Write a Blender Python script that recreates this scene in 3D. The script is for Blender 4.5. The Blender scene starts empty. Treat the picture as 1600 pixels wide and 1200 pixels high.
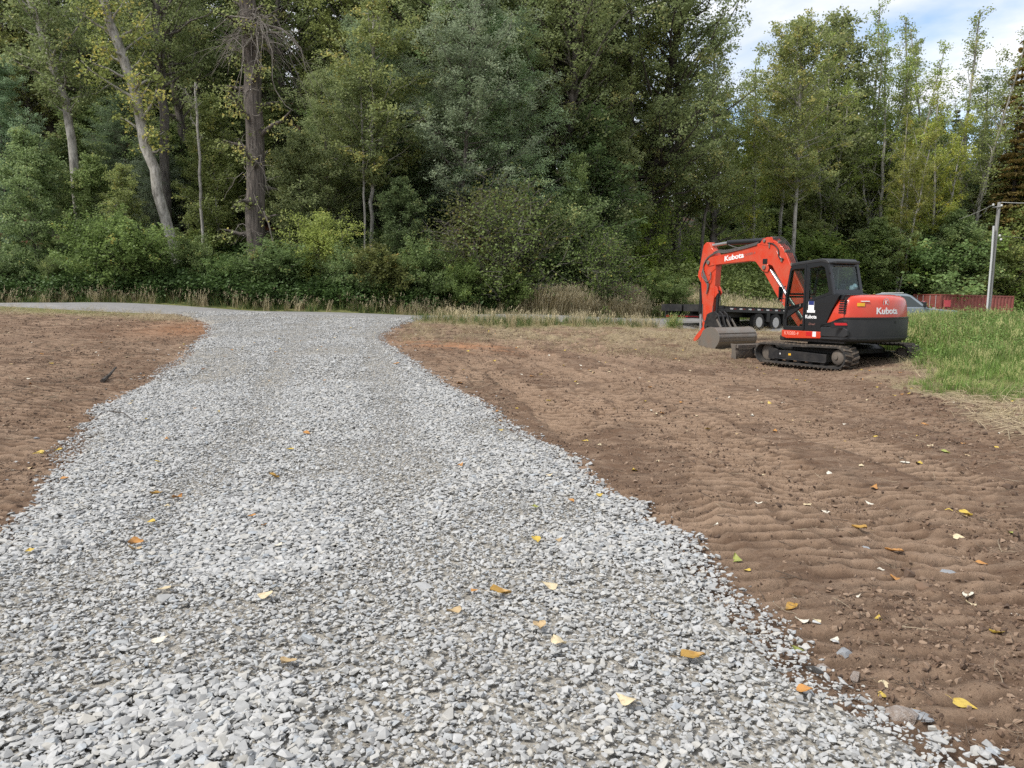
import bpy, bmesh, math, random
import numpy as np
from mathutils import Vector, Matrix, Euler
R = math.radians
SC = bpy.context.scene
COL = SC.collection
# ------------------------------------------------------------------ camera
PITCH = R(6.55); FPX = 1202.0; EYE = 1.65
cam_d = bpy.data.cameras.new('camera'); cam = bpy.data.objects.new('camera', cam_d); COL.objects.link(cam)
cam_d.sensor_width = 36.0; cam_d.lens = 36.0 * FPX / 1600.0
cam_d.clip_start = 0.05; cam_d.clip_end = 3000
cam.location = (0, 0, EYE); cam.rotation_euler = (R(90) - PITCH, 0, 0)
SC.camera = cam
# ------------------------------------------------------------------ light
SUN_EL, SUN_AZ = R(50), R(240)          # azimuth clockwise from +Y : the sun stands behind the camera, to the left
sd = bpy.data.lights.new('sun', 'SUN'); sun = bpy.data.objects.new('sun', sd); COL.objects.link(sun)
sd.energy = 2.7; sd.angle = R(15); sd.color = (1, 0.96, 0.9)
sv = Vector((math.sin(SUN_AZ) * math.cos(SUN_EL), math.cos(SUN_AZ) * math.cos(SUN_EL), math.sin(SUN_EL)))
sun.rotation_euler = sv.to_track_quat('Z', 'Y').to_euler()
W = bpy.data.worlds.new('World'); SC.world = W; W.use_nodes = True
wn, wl = W.node_tree.nodes, W.node_tree.links
bg = wn['Background']; bg.inputs[1].default_value = 0.15
sky = wn.new('ShaderNodeTexSky'); sky.sky_type = 'NISHITA'; sky.sun_disc = False
sky.sun_elevation = SUN_EL; sky.sun_rotation = SUN_AZ; sky.air_density = 1.0; sky.dust_density = 1.5; sky.ozone_density = 1.5
tc = wn.new('ShaderNodeTexCoord'); mp = wn.new('ShaderNodeMapping'); mp.inputs['Scale'].default_value = (1.0, 1.0, 2.6)
mp.inputs['Location'].default_value = (0.35, 0.1, 0.25)
nz = wn.new('ShaderNodeTexNoise'); nz.inputs['Scale'].default_value = 3.2; nz.inputs['Detail'].default_value = 9; nz.inputs['Roughness'].default_value = 0.52
nz.inputs['Distortion'].default_value = 0.35
rp = wn.new('ShaderNodeValToRGB'); rp.color_ramp.elements[0].position = 0.32; rp.color_ramp.elements[1].position = 0.52
n2 = wn.new('ShaderNodeTexNoise'); n2.inputs['Scale'].default_value = 5; n2.inputs['Detail'].default_value = 6
rp2 = wn.new('ShaderNodeValToRGB'); rp2.color_ramp.elements[0].position = 0.3; rp2.color_ramp.elements[1].position = 0.75
rp2.color_ramp.elements[0].color = (4.0, 4.15, 4.45, 1); rp2.color_ramp.elements[1].color = (4.9, 4.95, 5.1, 1)
mx = wn.new('ShaderNodeMix'); mx.data_type = 'RGBA'; mx.clamp_result = False
wl.new(tc.outputs['Generated'], mp.inputs[0]); wl.new(mp.outputs[0], nz.inputs[0]); wl.new(mp.outputs[0], n2.inputs[0])
wl.new(nz.outputs[0], rp.inputs[0]); wl.new(n2.outputs[0], rp2.inputs[0])
wl.new(rp.outputs[0], mx.inputs[0]); wl.new(sky.outputs[0], mx.inputs[6]); wl.new(rp2.outputs[0], mx.inputs[7]); wl.new(mx.outputs[2], bg.inputs[0])
SC.view_settings.view_transform = 'Standard'; SC.view_settings.look = 'None'
SC.view_settings.exposure = 0.66; SC.view_settings.gamma = 1.0
SC.render.engine = 'CYCLES'
cy = SC.cycles
cy.max_bounces = 6; cy.diffuse_bounces = 3; cy.glossy_bounces = 3; cy.transmission_bounces = 4; cy.transparent_max_bounces = 10
cy.caustics_reflective = False; cy.caustics_refractive = False; cy.use_adaptive_sampling = False
cy.use_denoising = False; cy.denoiser = 'OPENIMAGEDENOISE'

# ------------------------------------------------------------------ helpers
def srgb(r, g, b):
    f = lambda c: (c / 255 / 12.92) if c / 255 <= 0.04045 else ((c / 255 + 0.055) / 1.055) ** 2.4
    return (f(r), f(g), f(b), 1)
def tag(o, label=None, cat=None, group=None, kind=None):
    if label: o['label'] = label
    if cat: o['category'] = cat
    if group: o['group'] = group
    if kind: o['kind'] = kind
    return o
def empty(name, loc=(0, 0, 0), rz=0, label=None, cat=None, group=None):
    o = bpy.data.objects.new(name, None); COL.objects.link(o); o.location = loc; o.rotation_euler = (0, 0, rz)
    o.empty_display_size = 0.3
    return tag(o, label, cat, group)
def copy_tree(o, parent=None):
    c = o.copy(); COL.objects.link(c)
    if parent: c.parent = parent
    for ch in list(o.children): copy_tree(ch, c)
    return c
def np_mesh(name, V, F, smooth=False):
    """V (n,3); F list of (m,k) int arrays"""
    me = bpy.data.meshes.new(name)
    V = np.asarray(V, np.float32); me.vertices.add(len(V)); me.vertices.foreach_set('co', V.ravel())
    if not isinstance(F, list): F = [F]
    F = [np.asarray(f, np.int32) for f in F if len(f)]
    loops = np.concatenate([f.ravel() for f in F]); tot = np.concatenate([np.full(len(f), f.shape[1], np.int32) for f in F])
    st = np.concatenate([[0], np.cumsum(tot)[:-1]]).astype(np.int32)
    me.loops.add(len(loops)); me.loops.foreach_set('vertex_index', loops)
    me.polygons.add(len(tot)); me.polygons.foreach_set('loop_start', st); me.polygons.foreach_set('loop_total', tot)
    me.polygons.foreach_set('use_smooth', np.full(len(tot), smooth, bool))
    me.update(calc_edges=True); me.validate()
    return me
def fattr(me, name, vals, dom='POINT'):
    a = me.attributes.new(name, 'FLOAT', dom); a.data.foreach_set('value', np.asarray(vals, np.float32))
def link(name, me, mat=None, parent=None):
    o = bpy.data.objects.new(name, me); COL.objects.link(o)
    if mat is not None and not me.materials: me.materials.append(mat)
    if parent: o.parent = parent
    return o
class MB:
    def __init__(s): s.v = []; s.f = []
    def add(s, vs, fs):
        b = len(s.v); s.v += [tuple(v) for v in vs]; s.f += [tuple(i + b for i in f) for f in fs]; return s
    def box(s, x0, x1, y0, y1, z0, z1):
        return s.add([(x0,y0,z0),(x1,y0,z0),(x1,y1,z0),(x0,y1,z0),(x0,y0,z1),(x1,y0,z1),(x1,y1,z1),(x0,y1,z1)],
                     [(0,3,2,1),(4,5,6,7),(0,1,5,4),(1,2,6,5),(2,3,7,6),(3,0,4,7)])
    def prism(s, P, y0, y1):                       # polygon in (x,z), extruded along y
        n = len(P)
        return s.add([(x, y0, z) for x, z in P] + [(x, y1, z) for x, z in P],
                     [tuple(range(n)), tuple(range(2*n-1, n-1, -1))] + [(i, n+i, n+(i+1) % n, (i+1) % n) for i in range(n)])
    def ring(s, A, B, y0, y1):                     # frame between outer A and inner B, both in (x,z)
        n = len(A)
        vs = [(x,y0,z) for x,z in A] + [(x,y0,z) for x,z in B] + [(x,y1,z) for x,z in A] + [(x,y1,z) for x,z in B]
        fs = []
        for i in range(n):
            j = (i+1) % n
            fs += [(i,j,n+j,n+i), (2*n+j,2*n+i,3*n+i,3*n+j), (j,i,2*n+i,2*n+j), (n+i,n+j,3*n+j,3*n+i)]
        return s.add(vs, fs)
    def tube(s, pts, r, n=10, cap=True):
        pts = [Vector(p) for p in pts]; m = len(pts)
        rs = r if isinstance(r, (list, tuple, np.ndarray)) else [r]*m
        vs = []; up = None
        for i, p in enumerate(pts):
            t = (pts[min(i+1, m-1)] - pts[max(i-1, 0)]).normalized()
            if up is None: up = Vector((0,0,1)) if abs(t.z) < 0.9 else Vector((1,0,0))
            a = t.cross(up).normalized(); b = a.cross(t).normalized(); up = b
            for k in range(n):
                w = 2*math.pi*k/n; vs.append(p + a*(rs[i]*math.cos(w)) + b*(rs[i]*math.sin(w)))
        fs = [(i*n+k, i*n+(k+1) % n, (i+1)*n+(k+1) % n, (i+1)*n+k) for i in range(m-1) for k in range(n)]
        if cap: fs += [tuple(range(n-1, -1, -1)), tuple(range((m-1)*n, m*n))]
        return s.add(vs, fs)
    def cyl(s, p, q, r, n=20): return s.tube([p, q], r, n)
    def lathe(s, prof, c, axis='y', n=28, caps=True):         # prof: (radius, offset along axis)
        vs = []
        for r, a in prof:
            for k in range(n):
                w = 2*math.pi*k/n; u, v = r*math.cos(w), r*math.sin(w)
                vs.append({'y': (c[0]+u, c[1]+a, c[2]+v), 'x': (c[0]+a, c[1]+u, c[2]+v), 'z': (c[0]+u, c[1]+v, c[2]+a)}[axis])
        m = len(prof)
        fs = [(i*n+k, i*n+(k+1) % n, (i+1)*n+(k+1) % n, (i+1)*n+k) for i in range(m-1) for k in range(n)]
        if caps: fs += [tuple(range(n-1, -1, -1)), tuple(range((m-1)*n, m*n))]
        return s.add(vs, fs)
    def build(s, name, mat, parent=None, bevel=0, smooth=False, seg=2, label=None):
        me = bpy.data.meshes.new(name); me.from_pydata(s.v, [], s.f); me.update()
        bm = bmesh.new(); bm.from_mesh(me); bmesh.ops.recalc_face_normals(bm, faces=bm.faces)
        bm.to_mesh(me); bm.free()
        if smooth or bevel:
            for p_ in me.polygons: p_.use_smooth = True
            me.set_sharp_from_angle(angle=R(35))
        o = link(name, me, mat, parent)
        if bevel:
            b = o.modifiers.new('bevel', 'BEVEL'); b.width = bevel; b.segments = seg; b.limit_method = 'ANGLE'; b.angle_limit = R(35); b.harden_normals = True
        if label: o['label'] = label
        return o
# --- value noise
def _h(ix, iy, s):
    n = (ix.astype(np.int64)*374761393 + iy.astype(np.int64)*668265263 + s*974634777) & 0x7fffffff
    n = ((n ^ (n >> 13))*1274126177) & 0x7fffffff
    return ((n ^ (n >> 16)) & 0xffff) / 65535.0
def vnoise(x, y, s=0):
    x = np.asarray(x, float); y = np.asarray(y, float)
    ix = np.floor(x); iy = np.floor(y); fx = x-ix; fy = y-iy
    fx = fx*fx*(3-2*fx); fy = fy*fy*(3-2*fy); ix = ix.astype(int); iy = iy.astype(int)
    a = _h(ix,iy,s); b = _h(ix+1,iy,s); c = _h(ix,iy+1,s); d = _h(ix+1,iy+1,s)
    return (a*(1-fx)+b*fx)*(1-fy) + (c*(1-fx)+d*fx)*fy
def fbm(x, y, o=4, s=0):
    t = 0; a = 0.5; k = 1.0
    for i in range(o): t = t + a*vnoise(x*k+17.3*i, y*k-9.1*i, s+i); a *= 0.5; k *= 2.03
    return t / (1-0.5**o)
def sstep(a, b, x): t = np.clip((x-a)/(b-a), 0, 1); return t*t*(3-2*t)
# --- image ray -> directions on the ground plan
def ray(u, v):
    dx = (u-800)/FPX; dy = (600-v)/FPX
    Y = math.cos(PITCH)+dy*math.sin(PITCH); Z = -math.sin(PITCH)+dy*math.cos(PITCH)
    return dx/Y, Z/Y
def at(u, v, Y): a, b = ray(u, v); return (a*Y, Y, EYE+b*Y)
# ------------------------------------------------------------------ terrain
_cp = [(225,600,12.4),(690,600,12.4),(325,520,21),(600,520,21),(1330,579,17.4),(1200,572,19.5),(1120,560,20.5),(1150,511,34.7),
       (900,503,28.5),(900,560,17),(0,600,11.5),(0,482,25),(100,520,19),(0,476,26),(0,472,32),(400,490.5,26),(400,484,31),(660,499,26),(660,493,31),
       (1450,548,19),(1500,517,24),(1600,515,22.5),(1450,520,22),(1600,566,14.5),(395,430,36),(100,440,36),(700,440,38),(1000,470,40),(0,430,36),
       (1030,508,33),(800,470,36),(1060,462,41),(1060,425,50),(1060,388,62),(1060,352,75),(1165,484,42),(1170,450,52),(1180,412,64),(1180,385,76),(1300,470,56),(1300,440,68)]
CP = [at(*c) for c in _cp]
CP += [(x, y, 0.0) for x in (-7,-3.5,0,3.5,7) for y in (1.5,4,7)] + [(-9,9,.12),(9,10,0),(5,12,0),(-40,-20,0),(40,-20,0),(0,-20,0)]
CP += [(13,12,.1),(12,15,.3),(-45,28,2.2),(-45,34,2.6),(20,42,-.3),(21,32,.1),(31,54,-1.0),(40,60,-1.),(30,42,-.5),(45,45,-.5),(45,20,.7)]
CP += [(-45,55,12),(-20,52,9),(-20,75,19),(0,52,7),(0,75,14),(38,80,0.8),(50,80,0.5),(60,110,6),(30,110,7),(0,120,24),(-50,110,32),(-90,60,16),(90,60,1),(100,120,8),(0,220,34),(-150,220,50),(150,220,20),(-150,-30,0),(150,-30,0),(-150,60,16),(150,60,0)]
CP = np.array(CP)
def _tps(d2): return 0.5*d2*np.log(d2+1e-9)
def _solve():
    n = len(CP); P = CP[:, :2]/20
    K = _tps(((P[:,None]-P[None])**2).sum(-1)) + np.eye(n)*0.0006
    A = np.zeros((n+3, n+3)); A[:n,:n] = K; A[:n,n] = 1; A[:n,n+1:] = P; A[n,:n] = 1; A[n+1:,:n] = P.T
    b = np.zeros(n+3); b[:n] = CP[:,2]
    return np.linalg.solve(A, b)
_w = _solve()
def H(x, y):
    x = np.clip(np.asarray(x, float), -150, 150)/20; y = np.clip(np.asarray(y, float), -30, 220)/20
    z = _w[-3] + _w[-2]*x + _w[-1]*y
    for i, c in enumerate(CP): z = z + _w[i]*_tps((x-c[0]/20)**2+(y-c[1]/20)**2)
    return z
def G(u, v):
    """the ground point seen at photo pixel (u, v)"""
    a, b = ray(u, v); Y = np.concatenate([np.arange(1.5, 30, .05), np.arange(30, 90, .2)])
    d = EYE+b*Y - H(a*Y, Y); k = np.argmax(d < 0)
    if d[k] >= 0: k = len(Y)-1
    y = Y[k]; return (float(a*y), float(y), float(H(a*y, y)))
# driveway outline on the ground
_L = [(275,490.5),(300,497),(322,506),(326,520),(285,560),(225,600),(165,640),(105,715),(45,790),(0,865)]
_Rr = [(668,498.5),(640,503),(612,514),(598,524),(600,533),(634,558),(700,602),(775,649),(831,686),(940,760),(1060,850),(1170,960),(1300,1085),(1495,1195)]
LE = np.array([G(*p)[:2] for p in _L] + [(-3.15,2.6),(-3.0,-1.5)]); RE = np.array([G(*p)[:2] for p in _Rr] + [(1.5,-1.5)])
LE = LE[::-1]; RE = RE[::-1]
def monot(E):
    E = E.copy()
    for i in range(1, len(E)): E[i,1] = max(E[i,1], E[i-1,1]+0.02)
    return E
LE = monot(LE); RE = monot(RE)
YTOP = 26.3
def drive_signed(x, y):
    """distance inside the driveway (positive) or outside (negative)"""
    l = np.interp(y, LE[:,1], LE[:,0]); r = np.interp(y, RE[:,1], RE[:,0])
    return np.minimum(np.minimum(x-l, r-x), (YTOP-y))
# road centre line near / far edges as y(x)
ROAD_N = np.array([G(0,477)[:2], G(200,484)[:2], G(400,490)[:2], G(660,498)[:2], G(830,505)[:2], G(1040,509.5)[:2]])
def road_near(x):
    return np.interp(x, [-60,-20,-12,-3.5,3,7.5,12,20,40], [23.5,25.6,26.0,26.4,29.4,32.2,33.8,38.5,50])
def road_far(x): return road_near(x) + np.interp(x, [-60,-3,8,40],[5.2,4.8,4.5,5.0])
# material regions on the ground: 0 bare soil .. 1 vegetated
def grass_mask(x, y):
    n = fbm(x*0.5, y*0.5, 4, 5)-0.5
    right = sstep(-0.6, 0.8, (x - np.interp(y, [0,9,12.2,13.4,16,19,22,26,30], [9.5,8.4,7.4,6.9,9.0,9.3,10.3,12.5,14.5])) + n*2.2)
    right = right*sstep(11.2, 12.6, y + n*2.5 + np.clip((x-9)*.15,0,1.5))
    far = sstep(-.5, 1.2, y - np.interp(x, [-20,-12,-3,0,4,8,12], [26,27,24.8,24.3,27.3,31,34]) + n*3)
    leftf = sstep(-.6, .8, y-24.6+n*2)*(x < -12)
    return np.maximum(np.maximum(right, far), leftf)
# tracked-machine prints pressed in the soil
_paths = [[(2.2,2.5),(1.9,7),(1.0,12),(-1.0,19)],[(3.6,2),(3.3,7),(2.3,12),(1.2,18),(0,24)],[(5.2,2),(4.9,7),(4.4,12),(3.4,18),(2.,24)],[(6.6,4),(6.3,8),(6.2,12),(6,16),(5,22)],
          [(-3.8,3),(-4.6,8),(-5.2,12),(-7,20)],[(-5.4,4),(-6,8),(-7,13),(-9,20)],[(4.3,2),(4.6,6),(5.6,10),(7,13)]]
def soil(x, y, full=False):
    """micro relief of the bare ground"""
    z = (fbm(x*1.1, y*1.1, 4, 11)-.5)*0.06 + (fbm(x*5, y*5, 3, 21)-.5)*0.05 + (fbm(x*17, y*17, 3, 31)-.5)*0.030
    wx = x+(fbm(x*2.2,y*2.2,3,41)-.5)*.30; wy = y+(fbm(x*2.6,y*2.6,4,43)-.5)*.15
    amp = (1.35-.85*sstep(3.4, 6.0, x))*(1-.55*sstep(6,3.4,y))*np.where(x < -1, .6, 1)
    cov = np.zeros_like(x, dtype=float); rib = np.zeros_like(x, dtype=float)
    for i, P in enumerate(_paths):
        P = np.array(P); px = np.interp(y, P[:,1], P[:,0]); sl = np.gradient(P[:,0], P[:,1]); s = np.interp(y, P[:,1], sl)
        for off in (-.75, .75):
            d = wx-(px+off); m = sstep(.36, .22, np.abs(d))*sstep(.42+.04*i, .6, vnoise(x*.45+i*7, y*.35+off, 61+i)*1.35)
            ph = (wy + s*d*-.8 + np.abs(d)*.25*np.sign(off))/0.165 + i*.37
            r = ph % 1; r = sstep(0, .16, r)*sstep(1, .42, r)
            rib = np.where(m > cov, r, rib); cov = np.maximum(cov, m)
    bu = (wx + .30*wy)/.52; bi = np.floor(bu); bf = bu-bi; bh = _h(bi.astype(int), (bi*0).astype(int), 87); bm_ = sstep(0,.10,bf)*sstep(1,.90,bf)
    ph2 = ((wy + (.05+.22*bh)*wx)/(.155+.03*bh) + bh*7) % 1; r2 = sstep(0,.16,ph2)*sstep(1,.42,ph2)
    base = sstep(.33,.5,fbm(x*.9,y*.7,3,71))*(.12+.88*bm_)
    z = z + (fbm(x*10, y*10, 4, 83)-.5)*.045*np.maximum(.55,1.5-amp) + amp*(1-cov)*base*(r2-.5)*0.050*(0.3+1.1*fbm(x*2.2,y*1.6,2,77)) + amp*cov*((rib-.5)*0.058*(0.45+1.0*fbm(x*2.5,y*2,2,79)) - 0.035)
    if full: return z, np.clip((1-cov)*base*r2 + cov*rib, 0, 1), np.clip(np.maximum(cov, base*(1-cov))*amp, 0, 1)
    return z
def ground_z(x, y):
    x = np.asarray(x, float); y = np.asarray(y, float)
    d = drive_signed(x, y); g = grass_mask(x, y)
    rd = sstep(-1.2, -.3, np.minimum(y-road_near(x), road_far(x)-y))
    k = (1-sstep(-.15, .25, d))*(1-rd)*(1-.7*g)*sstep(60, 30, np.hypot(x, y))
    # berm of pushed-up soil at the right foot of the grass
    berm = 0.13*np.exp(-((x-np.interp(y,[2,6,10,13],[4.4,5.6,6.6,7.2]))/0.7)**2)*sstep(11.5,9,y)*sstep(2.5,5,y)*fbm(x*2,y*2,3,91)
    hf = (fbm(x*.12, y*.12, 4, 95)-.5)*1.6*sstep(45, 60, y)
    return H(x, y) + soil(x, y)*k + berm*(1-g)*(d < 0) + hf - 0.05*sstep(-.05, .3, d) - .05*rd
# ------------------------------------------------------------------ materials
def mat(name, col=(.5,.5,.5,1), rough=.6, metal=0, spec=.5, coat=0, noise=None, bump=None, emit=None):
    """noise = (scale, amount, second colour)"""
    m = bpy.data.materials.new(name); m.use_nodes = True; N = m.node_tree.nodes; L = m.node_tree.links; b = N['Principled BSDF']
    b.inputs['Base Color'].default_value = col; b.inputs['Roughness'].default_value = rough; b.inputs['Metallic'].default_value = metal
    b.inputs['Specular IOR Level'].default_value = spec; b.inputs['Coat Weight'].default_value = coat
    if noise:
        t = N.new('ShaderNodeTexCoord'); n = N.new('ShaderNodeTexNoise'); n.inputs['Scale'].default_value = noise[0]; n.inputs['Detail'].default_value = 7; n.inputs['Roughness'].default_value = .62
        r = N.new('ShaderNodeValToRGB'); r.color_ramp.elements[0].position = .42; r.color_ramp.elements[1].position = .72
        r.color_ramp.elements[0].color = (0,0,0,1); r.color_ramp.elements[1].color = (noise[1],)*3+(1,)
        x = N.new('ShaderNodeMix'); x.data_type = 'RGBA'; x.inputs[6].default_value = col; x.inputs[7].default_value = noise[2]
        L.new(t.outputs['Object'], n.inputs[0]); L.new(n.outputs[0], r.inputs[0]); L.new(r.outputs[0], x.inputs[0]); L.new(x.outputs[2], b.inputs['Base Color'])
        rr = N.new('ShaderNodeMapRange'); rr.inputs[3].default_value = rough; rr.inputs[4].default_value = min(1, rough+.35); L.new(r.outputs[0], rr.inputs[0]); L.new(rr.outputs[0], b.inputs['Roughness'])
    if bump:
        t = N.new('ShaderNodeTexCoord'); n = N.new('ShaderNodeTexNoise'); n.inputs['Scale'].default_value = bump[0]; n.inputs['Detail'].default_value = 5
        bp = N.new('ShaderNodeBump'); bp.inputs['Strength'].default_value = bump[1]; bp.inputs['Distance'].default_value = bump[2]
        L.new(t.outputs['Object'], n.inputs[0]); L.new(n.outputs[0], bp.inputs['Height']); L.new(bp.outputs[0], b.inputs['Normal'])
    return m
def leaf_mat(name, c1, c2, c3, y0=.86, trans=.5, rough=.5, objcol=True):
    """c1 dark .. c2 light, c3 the odd yellow leaf (tone above y0)"""
    m = bpy.data.materials.new(name); m.use_nodes = True; N = m.node_tree.nodes; L = m.node_tree.links; b = N['Principled BSDF']
    a = N.new('ShaderNodeAttribute'); a.attribute_name = 'tone'
    r = N.new('ShaderNodeValToRGB'); e = r.color_ramp.elements; e[0].position = 0; e[0].color = c1; e[1].position = y0-.04; e[1].color = c2
    k = e.new(y0); k.color = c3; k = e.new(1.0); k.color = c3
    L.new(a.outputs['Fac'], r.inputs[0])
    out = r.outputs[0]
    if objcol:
        o = N.new('ShaderNodeObjectInfo'); x = N.new('ShaderNodeMix'); x.data_type = 'RGBA'; x.blend_type = 'MULTIPLY'; x.inputs[0].default_value = 1
        L.new(out, x.inputs[6]); L.new(o.outputs['Color'], x.inputs[7]); out = x.outputs[2]
    t = N.new('ShaderNodeBsdfTranslucent'); ms = N.new('ShaderNodeMixShader'); ms.inputs[0].default_value = trans
    L.new(out, b.inputs['Base Color']); L.new(out, t.inputs[0]); b.inputs['Roughness'].default_value = rough; b.inputs['Specular IOR Level'].default_value = .3
    L.new(b.outputs[0], ms.inputs[1]); L.new(t.outputs[0], ms.inputs[2]); L.new(ms.outputs[0], N['Material Output'].inputs[0])
    return m
def bark_mat(name, c1, c2, scale=(9,9,1.6), bump=.6, dist=.03):
    m = bpy.data.materials.new(name); m.use_nodes = True; N = m.node_tree.nodes; L = m.node_tree.links; b = N['Principled BSDF']
    t = N.new('ShaderNodeTexCoord'); mp_ = N.new('ShaderNodeMapping'); mp_.inputs['Scale'].default_value = scale
    n = N.new('ShaderNodeTexNoise'); n.inputs['Scale'].default_value = 1.2; n.inputs['Detail'].default_value = 8; n.inputs['Roughness'].default_value = .7
    r = N.new('ShaderNodeValToRGB'); r.color_ramp.elements[0].position = .38; r.color_ramp.elements[1].position = .62; r.color_ramp.elements[0].color = c1; r.color_ramp.elements[1].color = c2
    bp = N.new('ShaderNodeBump'); bp.inputs['Strength'].default_value = bump; bp.inputs['Distance'].default_value = dist
    L.new(t.outputs['Object'], mp_.inputs[0]); L.new(mp_.outputs[0], n.inputs[0]); L.new(n.outputs[0], r.inputs[0]); L.new(r.outputs[0], b.inputs['Base Color'])
    L.new(n.outputs[0], bp.inputs['Height']); L.new(bp.outputs[0], b.inputs['Normal']); b.inputs['Roughness'].default_value = .9
    return m
def node_mix(N, L, fac, a, b):
    x = N.new('ShaderNodeMix'); x.data_type = 'RGBA'
    if isinstance(fac, float): x.inputs[0].default_value = fac
    else: L.new(fac, x.inputs[0])
    for i, c in ((6, a), (7, b)):
        if isinstance(c, tuple): x.inputs[i].default_value = c
        else: L.new(c, x.inputs[i])
    return x.outputs[2]
def noise_ramp(N, L, vec, scale, lo, hi, detail=6, rough=.6):
    n = N.new('ShaderNodeTexNoise'); n.inputs['Scale'].default_value = scale; n.inputs['Detail'].default_value = detail; n.inputs['Roughness'].default_value = rough
    L.new(vec, n.inputs[0]); r = N.new('ShaderNodeMapRange'); r.inputs[1].default_value = lo; r.inputs[2].default_value = hi; L.new(n.outputs[0], r.inputs[0])
    return r.outputs[0], n.outputs[0]
M = {}
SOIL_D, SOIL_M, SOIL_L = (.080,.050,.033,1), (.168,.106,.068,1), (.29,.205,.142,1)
def soil_material():
    m = bpy.data.materials.new('ground'); m.use_nodes = True; N = m.node_tree.nodes; L = m.node_tree.links; b = N['Principled BSDF']
    t = N.new('ShaderNodeTexCoord'); V = t.outputs['Object']
    mq = N.new('ShaderNodeMapping'); mq.inputs['Scale'].default_value = (.45,1.5,1); L.new(V, mq.inputs[0]); f1, _ = noise_ramp(N, L, V, .55, .38, .62); f2, _ = noise_ramp(N, L, mq.outputs[0], 3.2, .44, .62, 9, .72); f3, h3 = noise_ramp(N, L, V, 38, .35, .7, 6, .7)
    c = node_mix(N, L, f1, SOIL_M, (.145,.087,.053,1)); c = node_mix(N, L, f2, c, SOIL_L)
    c = node_mix(N, L, f3, node_mix(N, L, .5, c, SOIL_D), c)
    for an_, cc_, am_ in (('dry',(.35,.245,.168,1),.70),('groove_shade',(.052,.034,.023,1),.80)):  # crest light ('dry') and groove shade of the track prints, painted as soil colour
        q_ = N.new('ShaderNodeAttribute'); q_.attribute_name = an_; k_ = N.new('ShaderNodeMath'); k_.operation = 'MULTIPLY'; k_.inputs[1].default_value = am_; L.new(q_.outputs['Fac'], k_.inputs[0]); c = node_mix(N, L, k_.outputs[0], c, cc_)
    ao = N.new('ShaderNodeAttribute'); ao.attribute_name = 'clay'; c = node_mix(N, L, ao.outputs['Fac'], c, (.42,.19,.085,1))
    ad = N.new('ShaderNodeAttribute'); ad.attribute_name = 'straw'
    s1, _ = noise_ramp(N, L, V, 14, .35, .6, 7, .75); cs = node_mix(N, L, s1, (.12,.095,.06,1), (.36,.29,.18,1)); c = node_mix(N, L, ad.outputs['Fac'], c, cs)
    ag = N.new('ShaderNodeAttribute'); ag.attribute_name = 'veg'
    g1, _ = noise_ramp(N, L, V, 3, .4, .62); cg = node_mix(N, L, g1, (.07,.085,.025,1), (.19,.19,.07,1)); c = node_mix(N, L, ag.outputs['Fac'], c, cg)
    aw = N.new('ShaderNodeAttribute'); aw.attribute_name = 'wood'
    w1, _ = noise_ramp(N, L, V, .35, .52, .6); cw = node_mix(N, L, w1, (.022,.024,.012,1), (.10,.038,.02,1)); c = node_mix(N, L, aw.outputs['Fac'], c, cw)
    L.new(c, b.inputs['Base Color']); b.inputs['Roughness'].default_value = .95; b.inputs['Specular IOR Level'].default_value = .2
    n4 = N.new('ShaderNodeTexNoise'); n4.inputs['Scale'].default_value = 34; n4.inputs['Detail'].default_value = 9; n4.inputs['Roughness'].default_value = .7; L.new(V, n4.inputs[0])
    bp = N.new('ShaderNodeBump'); bp.inputs['Strength'].default_value = .9; bp.inputs['Distance'].default_value = .035; L.new(n4.outputs[0], bp.inputs['Height']); L.new(bp.outputs[0], b.inputs['Normal'])
    return m
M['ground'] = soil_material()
# ------------------------------------------------------------------ ground sheet
def graded(segs):
    out = [segs[0][0]]
    for a, b, s in segs:
        n = max(1, int(round((b-a)/s))); out += list(np.linspace(a, b, n+1)[1:])
    return np.array(out)
gx = graded([(-1200,-300,150),(-300,-60,12),(-60,-16,1.2),(-16,-9,.12),(-9,-4.5,.05),(-4.5,7.5,.032),(7.5,10,.06),(10,20,.2),(20,60,1.2),(60,300,12),(300,1200,150)])
gy = graded([(-600,-60,60),(-60,0,5),(0,2,.25),(2,12,.026),(12,16,.035),(16,20,.06),(20,27,.14),(27,45,.5),(45,120,2),(120,300,12),(300,1500,150)])
XX, YY = np.meshgrid(gx, gy); nx_, ny_ = len(gx), len(gy)
ZZ = ground_z(XX, YY)
Vg = np.stack([XX, YY, ZZ], -1).reshape(-1, 3)
idx = np.arange(nx_*ny_).reshape(ny_, nx_)
Fg = np.stack([idx[:-1,:-1], idx[:-1,1:], idx[1:,1:], idx[1:,:-1]], -1).reshape(-1, 4)
me = np_mesh('ground', Vg, Fg, True)
X_, Y_ = XX.ravel(), YY.ravel()
cc = G(700, 541)
clay = .5*np.exp(-(((X_-cc[0]-.2)/1.5)**2 + ((Y_-cc[1]-(X_-cc[0])*-.25)/.9)**2))*sstep(.3,.6,fbm(X_*1.5,Y_*3,3,101))
c2 = G(300, 515); clay = np.maximum(clay, .35*np.exp(-(((X_-c2[0])/1.3)**2+((Y_-c2[1])/2.0)**2)))
fattr(me, 'clay', clay)
gm = grass_mask(X_, Y_)
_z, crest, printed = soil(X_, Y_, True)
fattr(me, 'dry', np.clip(crest*printed*(.35+.9*fbm(X_*1.3, Y_*1.1, 3, 301)), 0, 1)); fattr(me, 'groove_shade', np.clip((1-crest)*printed*(.3+.9*fbm(X_*1.1, Y_*1.3, 3, 303)), 0, 1))  # 'dry' is painted light on the rib crests; grooves get painted shade
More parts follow.
